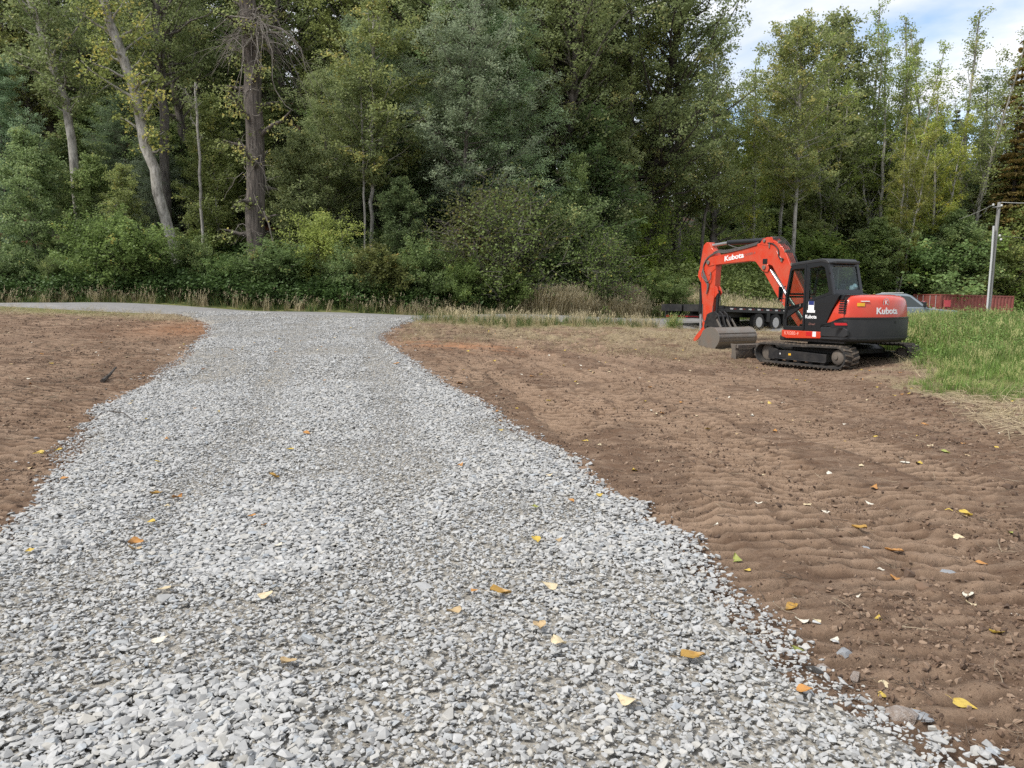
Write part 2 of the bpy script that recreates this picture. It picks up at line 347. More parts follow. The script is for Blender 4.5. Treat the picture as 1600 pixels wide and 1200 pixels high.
st = sstep(.35,.65,fbm(X_*.9,Y_*.9,4,111))*np.maximum(sstep(19,23,Y_ - (X_<-3)*30)*.8, .75*sstep(1.3,.1,np.abs(X_-np.interp(Y_,[0,6,10,13,16,19],[6.6,6.4,6.9,7.6,7.6,8]))))
st = np.maximum(st, .7*(gm > .05)*(gm < .8)); st = np.maximum(st, .85*sstep(23,24.2,Y_)*(X_ < -9)*(Y_ < 28))
fattr(me, 'straw', np.clip(st, 0, 1))
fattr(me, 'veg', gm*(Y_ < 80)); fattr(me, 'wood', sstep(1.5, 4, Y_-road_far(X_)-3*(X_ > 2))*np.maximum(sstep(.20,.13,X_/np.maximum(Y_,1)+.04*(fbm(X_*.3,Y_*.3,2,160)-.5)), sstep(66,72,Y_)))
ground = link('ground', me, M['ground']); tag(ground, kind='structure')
# ------------------------------------------------------------------ road
M['road'] = mat('road', (.19,.185,.18,1), .9, noise=(2.5,.8,(.27,.26,.25,1)), bump=(90,.5,.006))
rx = np.concatenate([np.linspace(-60,-20,20,endpoint=False), np.linspace(-20,12,80), np.linspace(12.4,44,50)])
rv = []
for t_ in np.linspace(0, 1, 9):
    y = road_near(rx)*(1-t_)+road_far(rx)*t_ + (.18*(fbm(rx*1.7,rx*0,3,120)-.5) if t_ in (0,) else 0)
    rv.append(np.stack([rx, y, H(rx, y)+.045*math.sin(math.pi*min(max(t_,0.02),.98))+.012 - (.12 if t_ in (0,1) else 0)], -1))
rv = np.concatenate(rv); n = len(rx); ii = np.arange(n*9).reshape(9, n)
link('road', np_mesh('road', rv, np.stack([ii[:-1,:-1],ii[:-1,1:],ii[1:,1:],ii[1:,:-1]],-1).reshape(-1,4), True), M['road'])['kind'] = 'structure'
# ------------------------------------------------------------------ gravel driveway: a bed of fines and loose crushed stone on it
def bed_z(x, y):
    d = drive_signed(x, y)
    crown = 0.055*sstep(-.12, .35, d)
    rut = -.022*np.exp(-((x-np.interp(y,[0,8,20,27],[-1.9,-2.9,-5.6,-6.5]))/.35)**2) - .022*np.exp(-((x-np.interp(y,[0,8,20,27],[-.2,-1.2,-3.6,-4.4]))/.35)**2)
    z = H(x, y) + crown + rut*sstep(0,.5,d) + (fbm(x*2.2, y*2.2, 3, 131)-.5)*.045 + (fbm(x*.5, y*.5, 2, 135)-.5)*.06
    return z*1.0 - .03*sstep(26.3, 27.2, y)
M['fines'] = mat('driveway', (.34,.315,.27,1), .95, noise=(30,.8,(.16,.15,.13,1)), bump=(120,.9,.01))
tt = np.linspace(0, 1, 60); dy = np.concatenate([np.arange(-1, 10, .08), np.arange(10, 27.2, .15)])
l = np.interp(dy, LE[:,1], LE[:,0])+.10; r = np.interp(dy, RE[:,1], RE[:,0])-.10
bx = l[:,None]*(1-tt)+r[:,None]*tt; by = np.repeat(dy[:,None], 60, 1)
bz = bed_z(bx, by)-.012; bz[:,0] -= .07; bz[:,-1] -= .07
ii = np.arange(bx.size).reshape(bx.shape)
link('driveway', np_mesh('driveway', np.stack([bx,by,bz],-1).reshape(-1,3), np.stack([ii[:-1,:-1],ii[:-1,1:],ii[1:,1:],ii[1:,:-1]],-1).reshape(-1,4), True), M['fines'])['kind'] = 'structure'
# prototypes that only exist inside the instancing of "stuff"
def stone_mesh(name, seed, flat=.5, n=13):
    rg = random.Random(seed); bm = bmesh.new()
    sx, sy, sz = 1, rg.uniform(.6,.95), rg.uniform(.32,.62)*flat*2
    for _ in range(n):
        v = Vector([rg.uniform(-1,1) for _ in range(3)])
        m_ = max(abs(v.x), abs(v.y), abs(v.z)); v = v/m_*rg.uniform(.75,1); v = v*.6 + v.normalized()*.4
        bm.verts.new((v.x*sx, v.y*sy, v.z*sz))
    g = bmesh.ops.convex_hull(bm, input=bm.verts)
    bmesh.ops.delete(bm, geom=[e for e in g['geom_interior'] if isinstance(e, bmesh.types.BMVert)], context='VERTS')
    for v in list(bm.verts):
        if not v.link_faces: bm.verts.remove(v)
    bmesh.ops.scale(bm, vec=(.5,.5,.5), verts=bm.verts)
    me = bpy.data.meshes.new(name); bm.to_mesh(me); bm.free(); return me
def scatter(name, P, ROT, SCL, TONE, IDX, protos, kind='stuff'):
    """one object whose points carry instanced prototypes"""
    pc = bpy.data.collections.new(name+'_pieces')
    for i, o in enumerate(protos):
        for c in list(o.users_collection): c.objects.unlink(o)
        o.name = '%s_piece_%02d' % (name, i); pc.objects.link(o)
    me = bpy.data.meshes.new(name); P = np.asarray(P, np.float32); me.vertices.add(len(P)); me.vertices.foreach_set('co', P.ravel())
    for nm, ty, val, key in (('rot','FLOAT_VECTOR',ROT,'vector'), ('scl','FLOAT_VECTOR',SCL,'vector'), ('tone','FLOAT',TONE,'value'), ('pick','INT',IDX,'value')):
        a = me.attributes.new(nm, ty, 'POINT'); a.data.foreach_set(key, np.asarray(val, np.int32 if ty == 'INT' else np.float32).ravel())
    o = bpy.data.objects.new(name, me); COL.objects.link(o); o['kind'] = kind
    g = bpy.data.node_groups.new(name, 'GeometryNodeTree'); g.interface.new_socket('Geometry', in_out='INPUT', socket_type='NodeSocketGeometry'); g.interface.new_socket('Geometry', in_out='OUTPUT', socket_type='NodeSocketGeometry')
    N, L = g.nodes, g.links; gi = N.new('NodeGroupInput'); go = N.new('NodeGroupOutput')
    m2p = N.new('GeometryNodeMeshToPoints'); iop = N.new('GeometryNodeInstanceOnPoints'); ci = N.new('GeometryNodeCollectionInfo')
    ci.inputs[0].default_value = pc; ci.inputs[1].default_value = True; ci.inputs[2].default_value = True
    def na(nm, ty):
        a = N.new('GeometryNodeInputNamedAttribute'); a.data_type = ty; a.inputs[0].default_value = nm; return a.outputs[0]
    L.new(gi.outputs[0], m2p.inputs[0]); L.new(m2p.outputs[0], iop.inputs['Points']); L.new(ci.outputs[0], iop.inputs['Instance'])
    iop.inputs['Pick Instance'].default_value = True; L.new(na('pick','INT'), iop.inputs['Instance Index'])
    L.new(na('rot','FLOAT_VECTOR'), iop.inputs['Rotation']); L.new(na('scl','FLOAT_VECTOR'), iop.inputs['Scale'])
    L.new(iop.outputs[0], go.inputs[0])
    md = o.modifiers.new('scatter', 'NODES'); md.node_group = g
    return o
def proto_obj(me, m):
    if m and not me.materials: me.materials.append(m)
    o = bpy.data.objects.new('piece', me); COL.objects.link(o); return o
def inst_tone_mat(name, stops, rough=.85, nscale=45, namt=.25, bump=0):
    m = bpy.data.materials.new(name); m.use_nodes = True; N = m.node_tree.nodes; L = m.node_tree.links; b = N['Principled BSDF']
    a = N.new('ShaderNodeAttribute'); a.attribute_type = 'INSTANCER'; a.attribute_name = 'tone'
    r = N.new('ShaderNodeValToRGB'); e = r.color_ramp.elements; e[0].position = stops[0][0]; e[0].color = stops[0][1]; e[1].position = stops[-1][0]; e[1].color = stops[-1][1]
    for p_, c in stops[1:-1]: k = e.new(p_); k.color = c
    L.new(a.outputs['Fac'], r.inputs[0]); t = N.new('ShaderNodeTexCoord')
    f, h = noise_ramp(N, L, t.outputs['Object'], nscale/20, .35, .75)
    k = N.new('ShaderNodeMath'); k.operation = 'MULTIPLY'; k.inputs[1].default_value = namt; L.new(f, k.inputs[0])
    c = node_mix(N, L, k.outputs[0], r.outputs[0], (.12,.11,.10,1)); L.new(c, b.inputs['Base Color']); b.inputs['Roughness'].default_value = rough; b.inputs['Specular IOR Level'].default_value = .35
    return m
M['stone'] = inst_tone_mat('crushed stone', [(0,(.17,.17,.17,1)),(.16,(.31,.31,.30,1)),(.35,(.37,.37,.36,1)),(.6,(.44,.44,.43,1)),(.78,(.42,.40,.355,1)),(.88,(.32,.345,.365,1)),(1,(.55,.55,.53,1))], .8, 45, .3)
rng = np.random.default_rng(4)
def stones():
    P = []; S = []
    # (y0, y1, cell, smallest, largest)
    for y0, y1, cell, a, b in ((.8,4,.0150,.015,.061),(4,6,.0155,.015,.059),(6,12,.0175,.017,.056),(12,27.1,.026,.022,.056)):
        n = int((y1-y0)*6/(cell*cell)*1.5); x = rng.uniform(-12, 4, int(n*16/9)); y = rng.uniform(y0, y1, len(x))
        d = drive_signed(x, y); d = d + (fbm(x*2.5, y*2.5, 3, 141)-.5)*.40 + .03
        dens = sstep(-.16, .08, d)*(.55+.45*sstep(.02,.5,d))
        rw = np.minimum(np.abs(x-np.interp(y,[0,8,20,27],[-1.9,-2.9,-5.6,-6.5])), np.abs(x-np.interp(y,[0,8,20,27],[-.2,-1.2,-3.6,-4.4])))
        tan = np.clip(sstep(.52,.64,fbm(x*.8, y*.55, 3, 145)) + .8*sstep(.42,.1,rw)*sstep(2.5,5,y), 0, 1)          # patches where fines show
        keep = (rng.random(len(x)) < dens*(1-.25*tan)) & (np.abs(x) < (y+1.2)*.75+.4)
        x, y, tan = x[keep], y[keep], tan[keep]
        q = rng.random(len(x)); s = a+(b-a)*q**2.3; s *= (1-.33*tan)
        P.append(np.stack([x, y, bed_z(x, y) + s*.10 + rng.uniform(-.006,.012,len(x))], 1)); S.append(s)
    # the odd large stone and spilt stones beside the edges
    x = rng.uniform(-11, 3, 5200); y = rng.uniform(1.2, 26, 5200); d = drive_signed(x, y)
    k = (d < .1) & (d > -.75) & (rng.random(len(x)) < np.exp(d*4.2)); x, y = x[k], y[k]; s = rng.uniform(.018,.06,len(x))
    P.append(np.stack([x, y, ground_z(x, y)+s*.12], 1)); S.append(s)
    x = rng.uniform(-6, 2, 900); y = rng.uniform(1.5, 14, 900); d = drive_signed(x, y); k = (d > -.02) & (rng.random(len(x)) < np.where(d < .5, .9, .4)); x, y = x[k], y[k]; s = rng.uniform(.055,.085,len(x))
    P.append(np.stack([x, y, bed_z(x, y)+s*.12], 1)); S.append(s)
    P = np.concatenate(P); S = np.concatenate(S); n = len(P)
    rot = np.stack([rng.normal(0,.24,n), rng.normal(0,.24,n), rng.uniform(0,6.28,n)], 1)
    return P, rot, np.repeat(S[:,None]*1.08, 3, 1)*rng.uniform(.8,1.2,(n,3)), np.clip(rng.beta(1.8,1.8,n),0,1), rng.integers(0, 16, n)
P, ROT, SCL, TONE, IDX = stones()
print('stones', len(P))
scatter('gravel', P, ROT, SCL, TONE, IDX, [proto_obj(stone_mesh('stone', 100+i, .40, 12+i % 5), M['stone']) for i in range(16)])
# crumbs of soil
M['crumb'] = inst_tone_mat('soil crumbs', [(0,SOIL_D),(.5,SOIL_M),(1,SOIL_L)], .95, 60, .3)
n = 200000; y = 2+rng.random(n)**1.6*24; x = rng.uniform(-1, 1, n)*(y*.72+1); d = drive_signed(x, y)
k = (d < -.02) & (grass_mask(x, y) < .5) & (rng.random(n) < .15+.85*sstep(.42,.62,fbm(x*1.5,y*1.5,4,151))); x, y = x[k], y[k]; n = len(x)
s = .006+.034*rng.random(n)**5+.0006*y
scatter('soil_crumbs', np.stack([x,y,ground_z(x,y)+s*.15],1), np.stack([rng.normal(0,.6,n),rng.normal(0,.6,n),rng.uniform(0,6.28,n)],1), np.repeat(s[:,None],3,1)*rng.uniform(.7,1.3,(n,3)), rng.random(n), rng.integers(0,8,n), [proto_obj(stone_mesh('crumb', 300+i, .8, 10), M['crumb']) for i in range(8)])
# ------------------------------------------------------------------ vegetation
M['bark_grey'] = bark_mat('grey bark', (.045,.038,.032,1), (.19,.17,.15,1))
M['bark_pale'] = bark_mat('pale bark', (.16,.15,.13,1), (.42,.40,.36,1), (7,7,2.4), .4, .02)
M['bark_dark'] = bark_mat('dark bark', (.02,.017,.014,1), (.085,.07,.058,1))
M['bark_furrow'] = bark_mat('furrowed bark', (.03,.025,.021,1), (.17,.145,.125,1), (11,11,.9), 1.0, .08)
M['twig'] = mat('dead twigs', (.20,.18,.155,1), .9, noise=(6,.7,(.09,.075,.06,1)))
G1, G2, GY = (.13,.17,.07,1), (.36,.42,.185,1), (.50,.48,.20,1)
M['leaf'] = leaf_mat('broad leaves', G1, G2, GY, .93)
M['leaf_yellow'] = leaf_mat('turning leaves', (.15,.185,.065,1), (.42,.47,.18,1), (.56,.50,.17,1), .88)
M['leaf_willow'] = leaf_mat('willow leaves', (.18,.24,.145,1), (.43,.50,.33,1), (.42,.45,.24,1), .95)
M['needle'] = leaf_mat('needles', (.07,.11,.05,1), (.22,.29,.12,1), (.22,.23,.09,1), .92, .3)
M['leaf_under'] = leaf_mat('undergrowth leaves', (.09,.135,.05,1), (.27,.355,.14,1), (.42,.38,.14,1), .95)

def tubes(paths, n):
    """paths: list of (pts (m,3), radii (m)) -> verts, quads"""
    V, F = [], []; b = 0; w = np.arange(n)*2*math.pi/n; cw, sw = np.cos(w), np.sin(w)
    for pts, rs in paths:
        pts = np.asarray(pts, float); m = len(pts); t = np.gradient(pts, axis=0); t /= np.linalg.norm(t, axis=1)[:,None]+1e-9
        ref = np.array([0,0,1.]) if abs(t[0,2]) < .9 else np.array([1.,0,0]); a = np.cross(t, ref); a /= np.linalg.norm(a, axis=1)[:,None]+1e-9; c = np.cross(a, t)
        V.append((pts[:,None] + (a[:,None]*cw[None,:,None] + c[:,None]*sw[None,:,None])*np.asarray(rs)[:,None,None]).reshape(-1,3))
        i = np.arange(m-1)[:,None]*n; k = np.arange(n)[None]; k2 = (k+1) % n
        F.append(np.stack([b+i+k, b+i+k2, b+i+n+k2, b+i+n+k], -1).reshape(-1,4)); b += m*n
    return np.concatenate(V), np.concatenate(F)
def leaf_quads(C, rg, size, aspect, up=.5, tone_c=None):
    n = len(C); nrm = rg.normal(size=(n,3)); nrm[:,2] = np.abs(nrm[:,2])+up; nrm /= np.linalg.norm(nrm, axis=1)[:,None]
    a = rg.normal(size=(n,3)); a[:,2] -= .3; a -= nrm*(a*nrm).sum(1)[:,None]; a /= np.linalg.norm(a, axis=1)[:,None]; b = np.cross(nrm, a)
    s = size*rg.uniform(.65,1.3,n)[:,None]; w = s*aspect
    V = np.stack([C-a*s*.5, C+b*w*.5-a*s*.05, C+a*s*.5-nrm*s*.12, C-b*w*.5-a*s*.05], 1).reshape(-1,3)
    F = np.arange(n*4).reshape(n,4)
    t = np.clip((tone_c if tone_c is not None else .5)*.55 + rg.random(n)*.45, 0, 1)
    return V, F, np.repeat(t, 4)
def grow(name, seed, path, r0, r1, hb, nb, spread, shape, per, leafs, aspect=.7, elev=(15,55), sig=.15, bark='bark_grey', leaf='leaf', ht=1.0, twn=7, up=.5, droop=.0, ylw=0.0, stems=None, sides=10, dens=None):
    rg = np.random.default_rng(seed); path = np.asarray(path, float); m = 14
    s = np.linspace(0,1,len(path)); q = np.linspace(0,1,m); T = np.stack([np.interp(q, s, path[:,k]) for k in range(3)], 1)
    T[1:-1,:2] += rg.normal(0, .0022*np.linalg.norm(path[-1]-path[0]), (m-2,2))
    Ht = np.linalg.norm(path[-1]-path[0]); rad = r1+(r0-r1)*(1-q)**.85; rad[0] *= 1.3
    trunks = [(T, rad)]; limbs = []; twigs = []; cc = []; ct = []
    srcs = [T]
    for k in range((stems or 1)-1):
        a = rg.uniform(0, 6.28); T2 = T.copy(); T2[:,:2] += np.outer(q, [math.cos(a), math.sin(a)])*Ht*rg.uniform(.08,.2) + rg.normal(0,.1,2); T2[:,2] = T[0,2]+(T[:,2]-T[0,2])*rg.uniform(.75,1)
        trunks.append((T2, rad*.75)); srcs.append(T2)
    for i in range(nb):
        t = hb + (ht-hb)*((i+rg.random())/nb); TT = srcs[i % len(srcs)]
        base = np.array([np.interp(t, q, TT[:,k]) for k in range(3)]); az = i*2.399+rg.normal(0,.35); el = R(rg.uniform(*elev))*(.6+.6*t)
        rel = (t-hb)/(1-hb+1e-6); L_ = spread*shape(rel)*rg.uniform(.42,1.28)+.2
        d = np.array([math.cos(az)*math.cos(el), math.sin(az)*math.cos(el), math.sin(el)]); k = np.linspace(0,1,5)[:,None]
        pts = base + d*L_*k + np.array([0,0,1])*(L_*(.12-droop)*k**2) + np.cumsum(rg.normal(0,.04*L_,(5,3)),0)*(k>0)
        rb = max(.012, np.interp(t,q,rad)*.38)*(1-k[:,0]*.8); limbs.append((pts, rb))
        nt = max(3, int(twn*(L_/spread+.25)))
        for j in range(nt):
            u = .2+.8*(j+rg.random())/nt; p = np.array([np.interp(u, k[:,0], pts[:,c]) for c in range(3)])
            td = d*.6 + rg.normal(0,.6,3); td[2] = td[2]*.6+.1-droop*2; td /= np.linalg.norm(td); tl = L_*rg.uniform(.18,.38)+.15
            e = p+td*tl; twigs.append((np.stack([p,(p+e)/2+rg.normal(0,.03,3),e]), [.012,.008,.004]))
            tone = np.clip(rg.normal(.5,.28)+ (rg.random() < ylw)*.8, 0, 1.3)
            if dens is not None and rg.random() > dens: continue
            for w_ in (.4,.7,1.0):
                cc.append(p+(e-p)*w_); ct.append(tone+rg.normal(0,.08))
    V1, F1 = tubes(trunks, sides); V2, F2 = tubes(limbs, 5); V3, F3 = tubes(twigs, 3)
    tm = np_mesh(name+'_trunk', np.concatenate([V1,V2,V3]), np.concatenate([F1,F2+len(V1),F3+len(V1)+len(V2)]), True); tm.materials.append(M[bark])
    cc = np.repeat(np.array(cc), per, 0); tc_ = np.repeat(np.array(ct), per); n = len(cc)
    C_ = cc + rg.normal(0, 1, (n,3))*np.array([sig,sig,sig*.7])
    V, F, t = leaf_quads(C_, rg, leafs, aspect, up, tc_)
    cm = np_mesh(name+'_crown', V, F); fattr(cm, 'tone', t); cm.materials.append(M[leaf])
    return tm, cm
def up_(h, lean=(0,0)): return [(0,0,-.3),(lean[0]*.3,lean[1]*.3,h*.5),(lean[0],lean[1],h)]
dome = lambda r: math.sqrt(max(0, 1-(2*r*.95-.75)**2*.75))*(1-.25*r)
spire = lambda r: (1-r)**.6*.9+.15
oval = lambda r: max(.2, math.sin(math.pi*min(1, r*.85+.14)))
tall = lambda r: .55+.45*math.sin(math.pi*min(1,r+.15)) if r < .8 else .9*(1-r)**.5+.2
PROTO = {}
def pr(k, h, *a, **kw): PROTO[k] = (h,)+grow(k, *a, **kw)
pr('cottonwood1', 22, 1, up_(22,(.6,0)), .34,.05,.24,95,4.6,tall,22,0.149,.8,sig=0.180,ylw=.05)
pr('cottonwood2', 22, 2, up_(22,(-.8,.4)), .30,.05,.18,95,4.2,tall,22,0.149,.8,sig=0.192,ylw=.08,stems=2)
pr('aspen1', 17, 3, up_(17,(.3,0)), .15,.03,.34,75,2.5,oval,18,0.113,.85,sig=0.144,bark='bark_pale',leaf='leaf_yellow',ylw=.04)
pr('aspen2', 17, 4, up_(17,(-.4,0)), .14,.03,.20,80,2.2,oval,15,0.113,.85,sig=0.144,bark='bark_pale',leaf='leaf_yellow',stems=3,ylw=.03,elev=(35,70))
pr('airy', 20, 5, up_(20,(.9,0)), .17,.03,.26,80,2.7,oval,12,0.123,.8,sig=0.156,bark='bark_pale',leaf='leaf',stems=4,elev=(35,72),dens=.95)
pr('willow1', 15, 6, up_(15,(.4,0)), .16,.03,.14,110,3.0,dome,32,0.131,.42,sig=0.150,leaf='leaf_willow',droop=.10,up=.9)
pr('willow2', 12, 7, up_(12,(-.4,0)), .13,.03,.10,100,2.8,dome,30,0.123,.42,sig=0.150,leaf='leaf_willow',stems=2,droop=.04,up=.9)
pr('young1', 8, 8, up_(8,(.2,0)), .07,.015,.08,70,2.0,oval,17,0.123,.75,sig=0.132,bark='bark_dark')
pr('young2', 9, 9, up_(9,(-.2,0)), .07,.015,.12,70,1.7,spire,15,0.123,.75,sig=0.132,bark='bark_pale')
pr('shrub1', 3.2, 10, up_(2.8), .03,.01,.03,46,1.9,dome,21,0.105,.8,sig=0.120,bark='bark_dark',leaf='leaf_under',stems=5,elev=(25,70),sides=5)
pr('shrub2', 2.6, 11, up_(2.2), .03,.01,.03,46,2.0,dome,19,0.113,.8,sig=0.120,bark='bark_dark',leaf='leaf_under',stems=6,elev=(10,60),sides=5,up=1.0)
pr('shrub3', 3.6, 12, up_(3.2), .03,.01,.03,50,1.7,oval,19,0.096,.6,sig=0.132,bark='bark_grey',leaf='leaf',stems=5,elev=(30,75),sides=5)
pr('thicket', 3.0, 13, up_(2.8), .025,.008,.02,60,1.7,dome,4,0.087,.7,sig=0.132,bark='bark_grey',leaf='leaf_under',stems=9,elev=(30,75),sides=4,twn=9)
def conifer(name, seed, h, rb, leaf='needle'):
    rg = np.random.default_rng(seed); limbs = []; C_ = []; Tn = []
    q = np.linspace(0,1,12); T = np.stack([q*0,q*0,-.3+q*(h+.3)],1)
    z = h*.08
    while z < h*.985:
        rr = rb*(1-z/h)**.85+.15
        for k in range(rg.integers(5,8)):
            az = rg.uniform(0,6.28); L_ = rr*rg.uniform(.7,1.1); s = np.linspace(0,1,6)[:,None]; d = np.array([math.cos(az), math.sin(az), 0])
            pts = np.array([0,0,z])+d*L_*s+np.array([0,0,1])*(-.28*L_*s+.16*L_*s**3); limbs.append((pts,.035*(1-s[:,0]*.8)*(L_/rb+.3)))
            m_ = int(22+70*L_/2.5); u = rg.random(m_)**.8; p = np.stack([np.interp(u, s[:,0], pts[:,c]) for c in range(3)],1); side = np.array([-d[1],d[0],0])
            p += side*(rg.uniform(-1,1,m_)*(.42*L_*(1-u)+.12))[:,None]; p[:,2] -= np.abs(rg.normal(0,.10,m_)); C_.append(p); Tn.append(np.full(m_, rg.random()))
        z += h*.018+.08
    V1,F1 = tubes([(T,.22*(1-q)+.02)],8); V2,F2 = tubes(limbs,4)
    tm = np_mesh(name+'_trunk', np.concatenate([V1,V2]), np.concatenate([F1,F2+len(V1)]), True); tm.materials.append(M['bark_dark'])
    C_ = np.concatenate(C_); V,F,t = leaf_quads(C_, rg, .30, .36, 1.2, np.concatenate(Tn)); cm = np_mesh(name+'_crown', V, F); fattr(cm,'tone',t); cm.materials.append(M[leaf]); return tm, cm
PROTO['conifer1'] = (20,)+conifer('conifer1', 21, 20, 3.2); PROTO['conifer2'] = (14,)+conifer('conifer2', 22, 14, 2.4)

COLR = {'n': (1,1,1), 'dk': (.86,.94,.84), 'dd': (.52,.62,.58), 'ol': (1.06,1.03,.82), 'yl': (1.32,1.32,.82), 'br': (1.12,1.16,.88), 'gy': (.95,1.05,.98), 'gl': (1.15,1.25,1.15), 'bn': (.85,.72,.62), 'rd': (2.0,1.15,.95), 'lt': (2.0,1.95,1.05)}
NAMES = {'cottonwood1': ('cottonwood_tree','tree'), 'cottonwood2': ('cottonwood_tree','tree'), 'aspen1': ('aspen_tree','tree'), 'aspen2': ('aspen_tree','tree'), 'airy': ('poplar_tree','tree'),
         'willow1': ('willow_tree','tree'), 'willow2': ('willow_tree','tree'), 'young1': ('young_tree','tree'), 'young2': ('young_tree','tree'), 'conifer1': ('conifer_tree','conifer'), 'conifer2': ('conifer_tree','conifer'),
         'shrub1': ('shrub','shrub'), 'shrub2': ('shrub','shrub'), 'shrub3': ('shrub','shrub'), 'thicket': ('bare_shrub','shrub')}
prg = random.Random(77)
def plant(kind, u, vtop, Y, col='n', label=None, group=None, wide=1.0, meshes=None, name=None):
    if kind.startswith('shrub') and Y < 36: vtop += prg.uniform(-6, 34); wide *= prg.uniform(.8, 1.1)
    h, tm, cm = meshes or PROTO[kind]
    X = ray(u, 462)[0]*Y; lim = float(road_far(X)) + (3.7 if 815 < u < 1020 and 'shrub' in kind else .9)
    if Y < lim: Y = lim; X = ray(u, 462)[0]*Y
    z = float(ground_z(np.array([X]), np.array([Y]))[0]); zt = at(u, vtop, Y)[2]
    s = max(.25, (zt-z)/h); nm, cat = NAMES.get(kind, (kind,'tree'))
    e = empty(name or nm, (X, Y, z-.02), prg.uniform(0,6.28), label, cat, group)
    e.scale = (s*wide*prg.uniform(.92,1.08), s*wide*prg.uniform(.92,1.08), s)
    t = link('stem' if cat == 'shrub' else 'trunk', tm, parent=e); c = link('foliage' if cat == 'shrub' else 'crown', cm, parent=e)
    k = COLR[col]; j = prg.uniform(.88,1.12); c.color = (k[0]*j*prg.uniform(.95,1.05), k[1]*j, k[2]*j*prg.uniform(.92,1.08), 1)
    return e
# --- the front row: trees one can pick out in the photograph
def trunk_tree(name, label, pts, Y, w0, w1, bark, zext, **kw):
    P = [at(u, v, Y+dy) for u, v, dy in pts]                      # bottom to top
    b = P[0]; z = float(H(b[0], b[1])); P[0] = (b[0], b[1], z-.2)
    d = np.array(P[-1])-np.array(P[-2]); P.append(tuple(np.array(P[-1])+d/np.linalg.norm(d)*zext)); o = np.array([b[0], b[1], z])
    tm, cm = grow(name, kw.pop('seed'), np.array(P)-o, w0/2, w1/2, bark=bark, sides=14, **kw)
    e = empty(name, tuple(o), 0, label, 'tree'); link('trunk', tm, parent=e); c = link('crown', cm, parent=e); return e, c
trunk_tree('leaning_cottonwood_tree', 'leftmost leaning grey trunk, its top tilted out to the left edge', [(134,400,0),(117,283,0),(110,208,0),(96,142,0),(77,83,0),(50,8,0)], 36.5, .42,.24,'bark_pale', 7, seed=31, hb=.40, nb=34, spread=2.6, shape=tall, per=18, leafs=0.140, ylw=.05, sig=.18)
e, c = trunk_tree('leaning_cottonwood_tree', 'thick pale trunk leaning left with yellow leaf clusters hanging beside it', [(282,428,0),(258,342,0),(242,275,0),(225,208,0),(204,125,0),(183,62,0),(160,0,0)], 35.5, .50,.34,'bark_pale', 7, seed=32, hb=.34, nb=34, spread=2.2, shape=oval, per=8, leafs=0.148, leaf='leaf_yellow', ylw=.3, sig=.18, droop=.12)
c.color = (1.1,1.1,.95,1)
trunk_tree('cottonwood_tree', 'dark upright trunk just right of the pale leaning one', [(262,400,0),(258,250,0),(252,120,0),(246,30,0)], 40, .5,.34,'bark_grey', 7, seed=33, hb=.45, nb=34, spread=3.4, shape=tall, per=17, leafs=0.140)
trunk_tree('cottonwood_tree', 'shaded grey trunk leaning left behind the slender pale stem', [(296,380,0),(292,283,0),(284,205,0),(275,146,0),(262,60,0)], 43, .46,.3,'bark_grey', 7, seed=34, hb=.4, nb=34, spread=3.4, shape=tall, per=17, leafs=0.140)
trunk_tree('dead_stem', 'slender bare pale stem left of the thick furrowed trunk', [(316,390,0),(315,342,0),(312,260,0),(308,183,0)], 36, .15,.09,'bark_pale', 1.5, seed=35, hb=.6, nb=6, spread=.6, shape=oval, per=2, leafs=0.105)
trunk_tree('young_cottonwood_tree', 'thin pale stem, the left and thinner of the pair near the centre', [(571,382,0),(569,330,0),(568,280,0),(566,200,0)], 36, .11,.07,'bark_pale', 3, seed=36, hb=.45, nb=26, spread=1.5, shape=oval, per=15, leafs=0.122)
trunk_tree('young_cottonwood_tree', 'pale upright stem, the right and thicker of the pair near the centre', [(580,385,0),(581,330,0),(582,270,0),(583,150,0)], 36.5, .2,.12,'bark_pale', 4, seed=37, hb=.4, nb=40, spread=2.6, shape=oval, per=18, leafs=0.131, leaf='leaf_yellow', ylw=.05)
trunk_tree('willow_tree', 'grey green willow on a slim upright grey stem, right of centre', [(722,372,0),(724,315,0),(728,200,0),(736,100,0)], 37, .2,.13,'bark_grey', 5, seed=38, hb=.22, nb=90, spread=3.2, shape=dome, per=29, leafs=0.131, aspect=.42, leaf='leaf_willow', droop=.05, up=.9)
trunk_tree('cottonwood_tree', 'near black trunk between the two grey green willows', [(680,360,0),(683,250,0),(690,150,0),(695,60,0)], 42, .42,.3,'bark_dark', 7, seed=39, hb=.5, nb=30, spread=3.2, shape=tall, per=18, leafs=0.140)
trunk_tree('cottonwood_tree', 'tallest forked trunk of the trio right of the willow, leaning right as it rises', [(880,330,0),(884,270,0),(893,170,0),(900,80,0),(906,0,0)], 41, .46,.3,'bark_grey', 7, seed=40, hb=.22, nb=84, spread=4.8, shape=tall, per=19, leafs=0.140, ylw=.08)
trunk_tree('cottonwood_tree', 'middle trunk of the trio right of the willow, slightly darker and straight', [(859,320,0),(866,230,0),(874,130,0),(880,50,0)], 42, .36,.24,'bark_dark', 7, seed=41, hb=.4, nb=50, spread=3.6, shape=tall, per=17, leafs=0.140)
trunk_tree('cottonwood_tree', 'left trunk of the trio right of the willow, thinnest and half hidden', [(820,310,0),(828,220,0),(840,120,0),(848,40,0)], 43, .3,.2,'bark_dark', 7, seed=42, hb=.4, nb=50, spread=3.4, shape=tall, per=17, leafs=0.140)
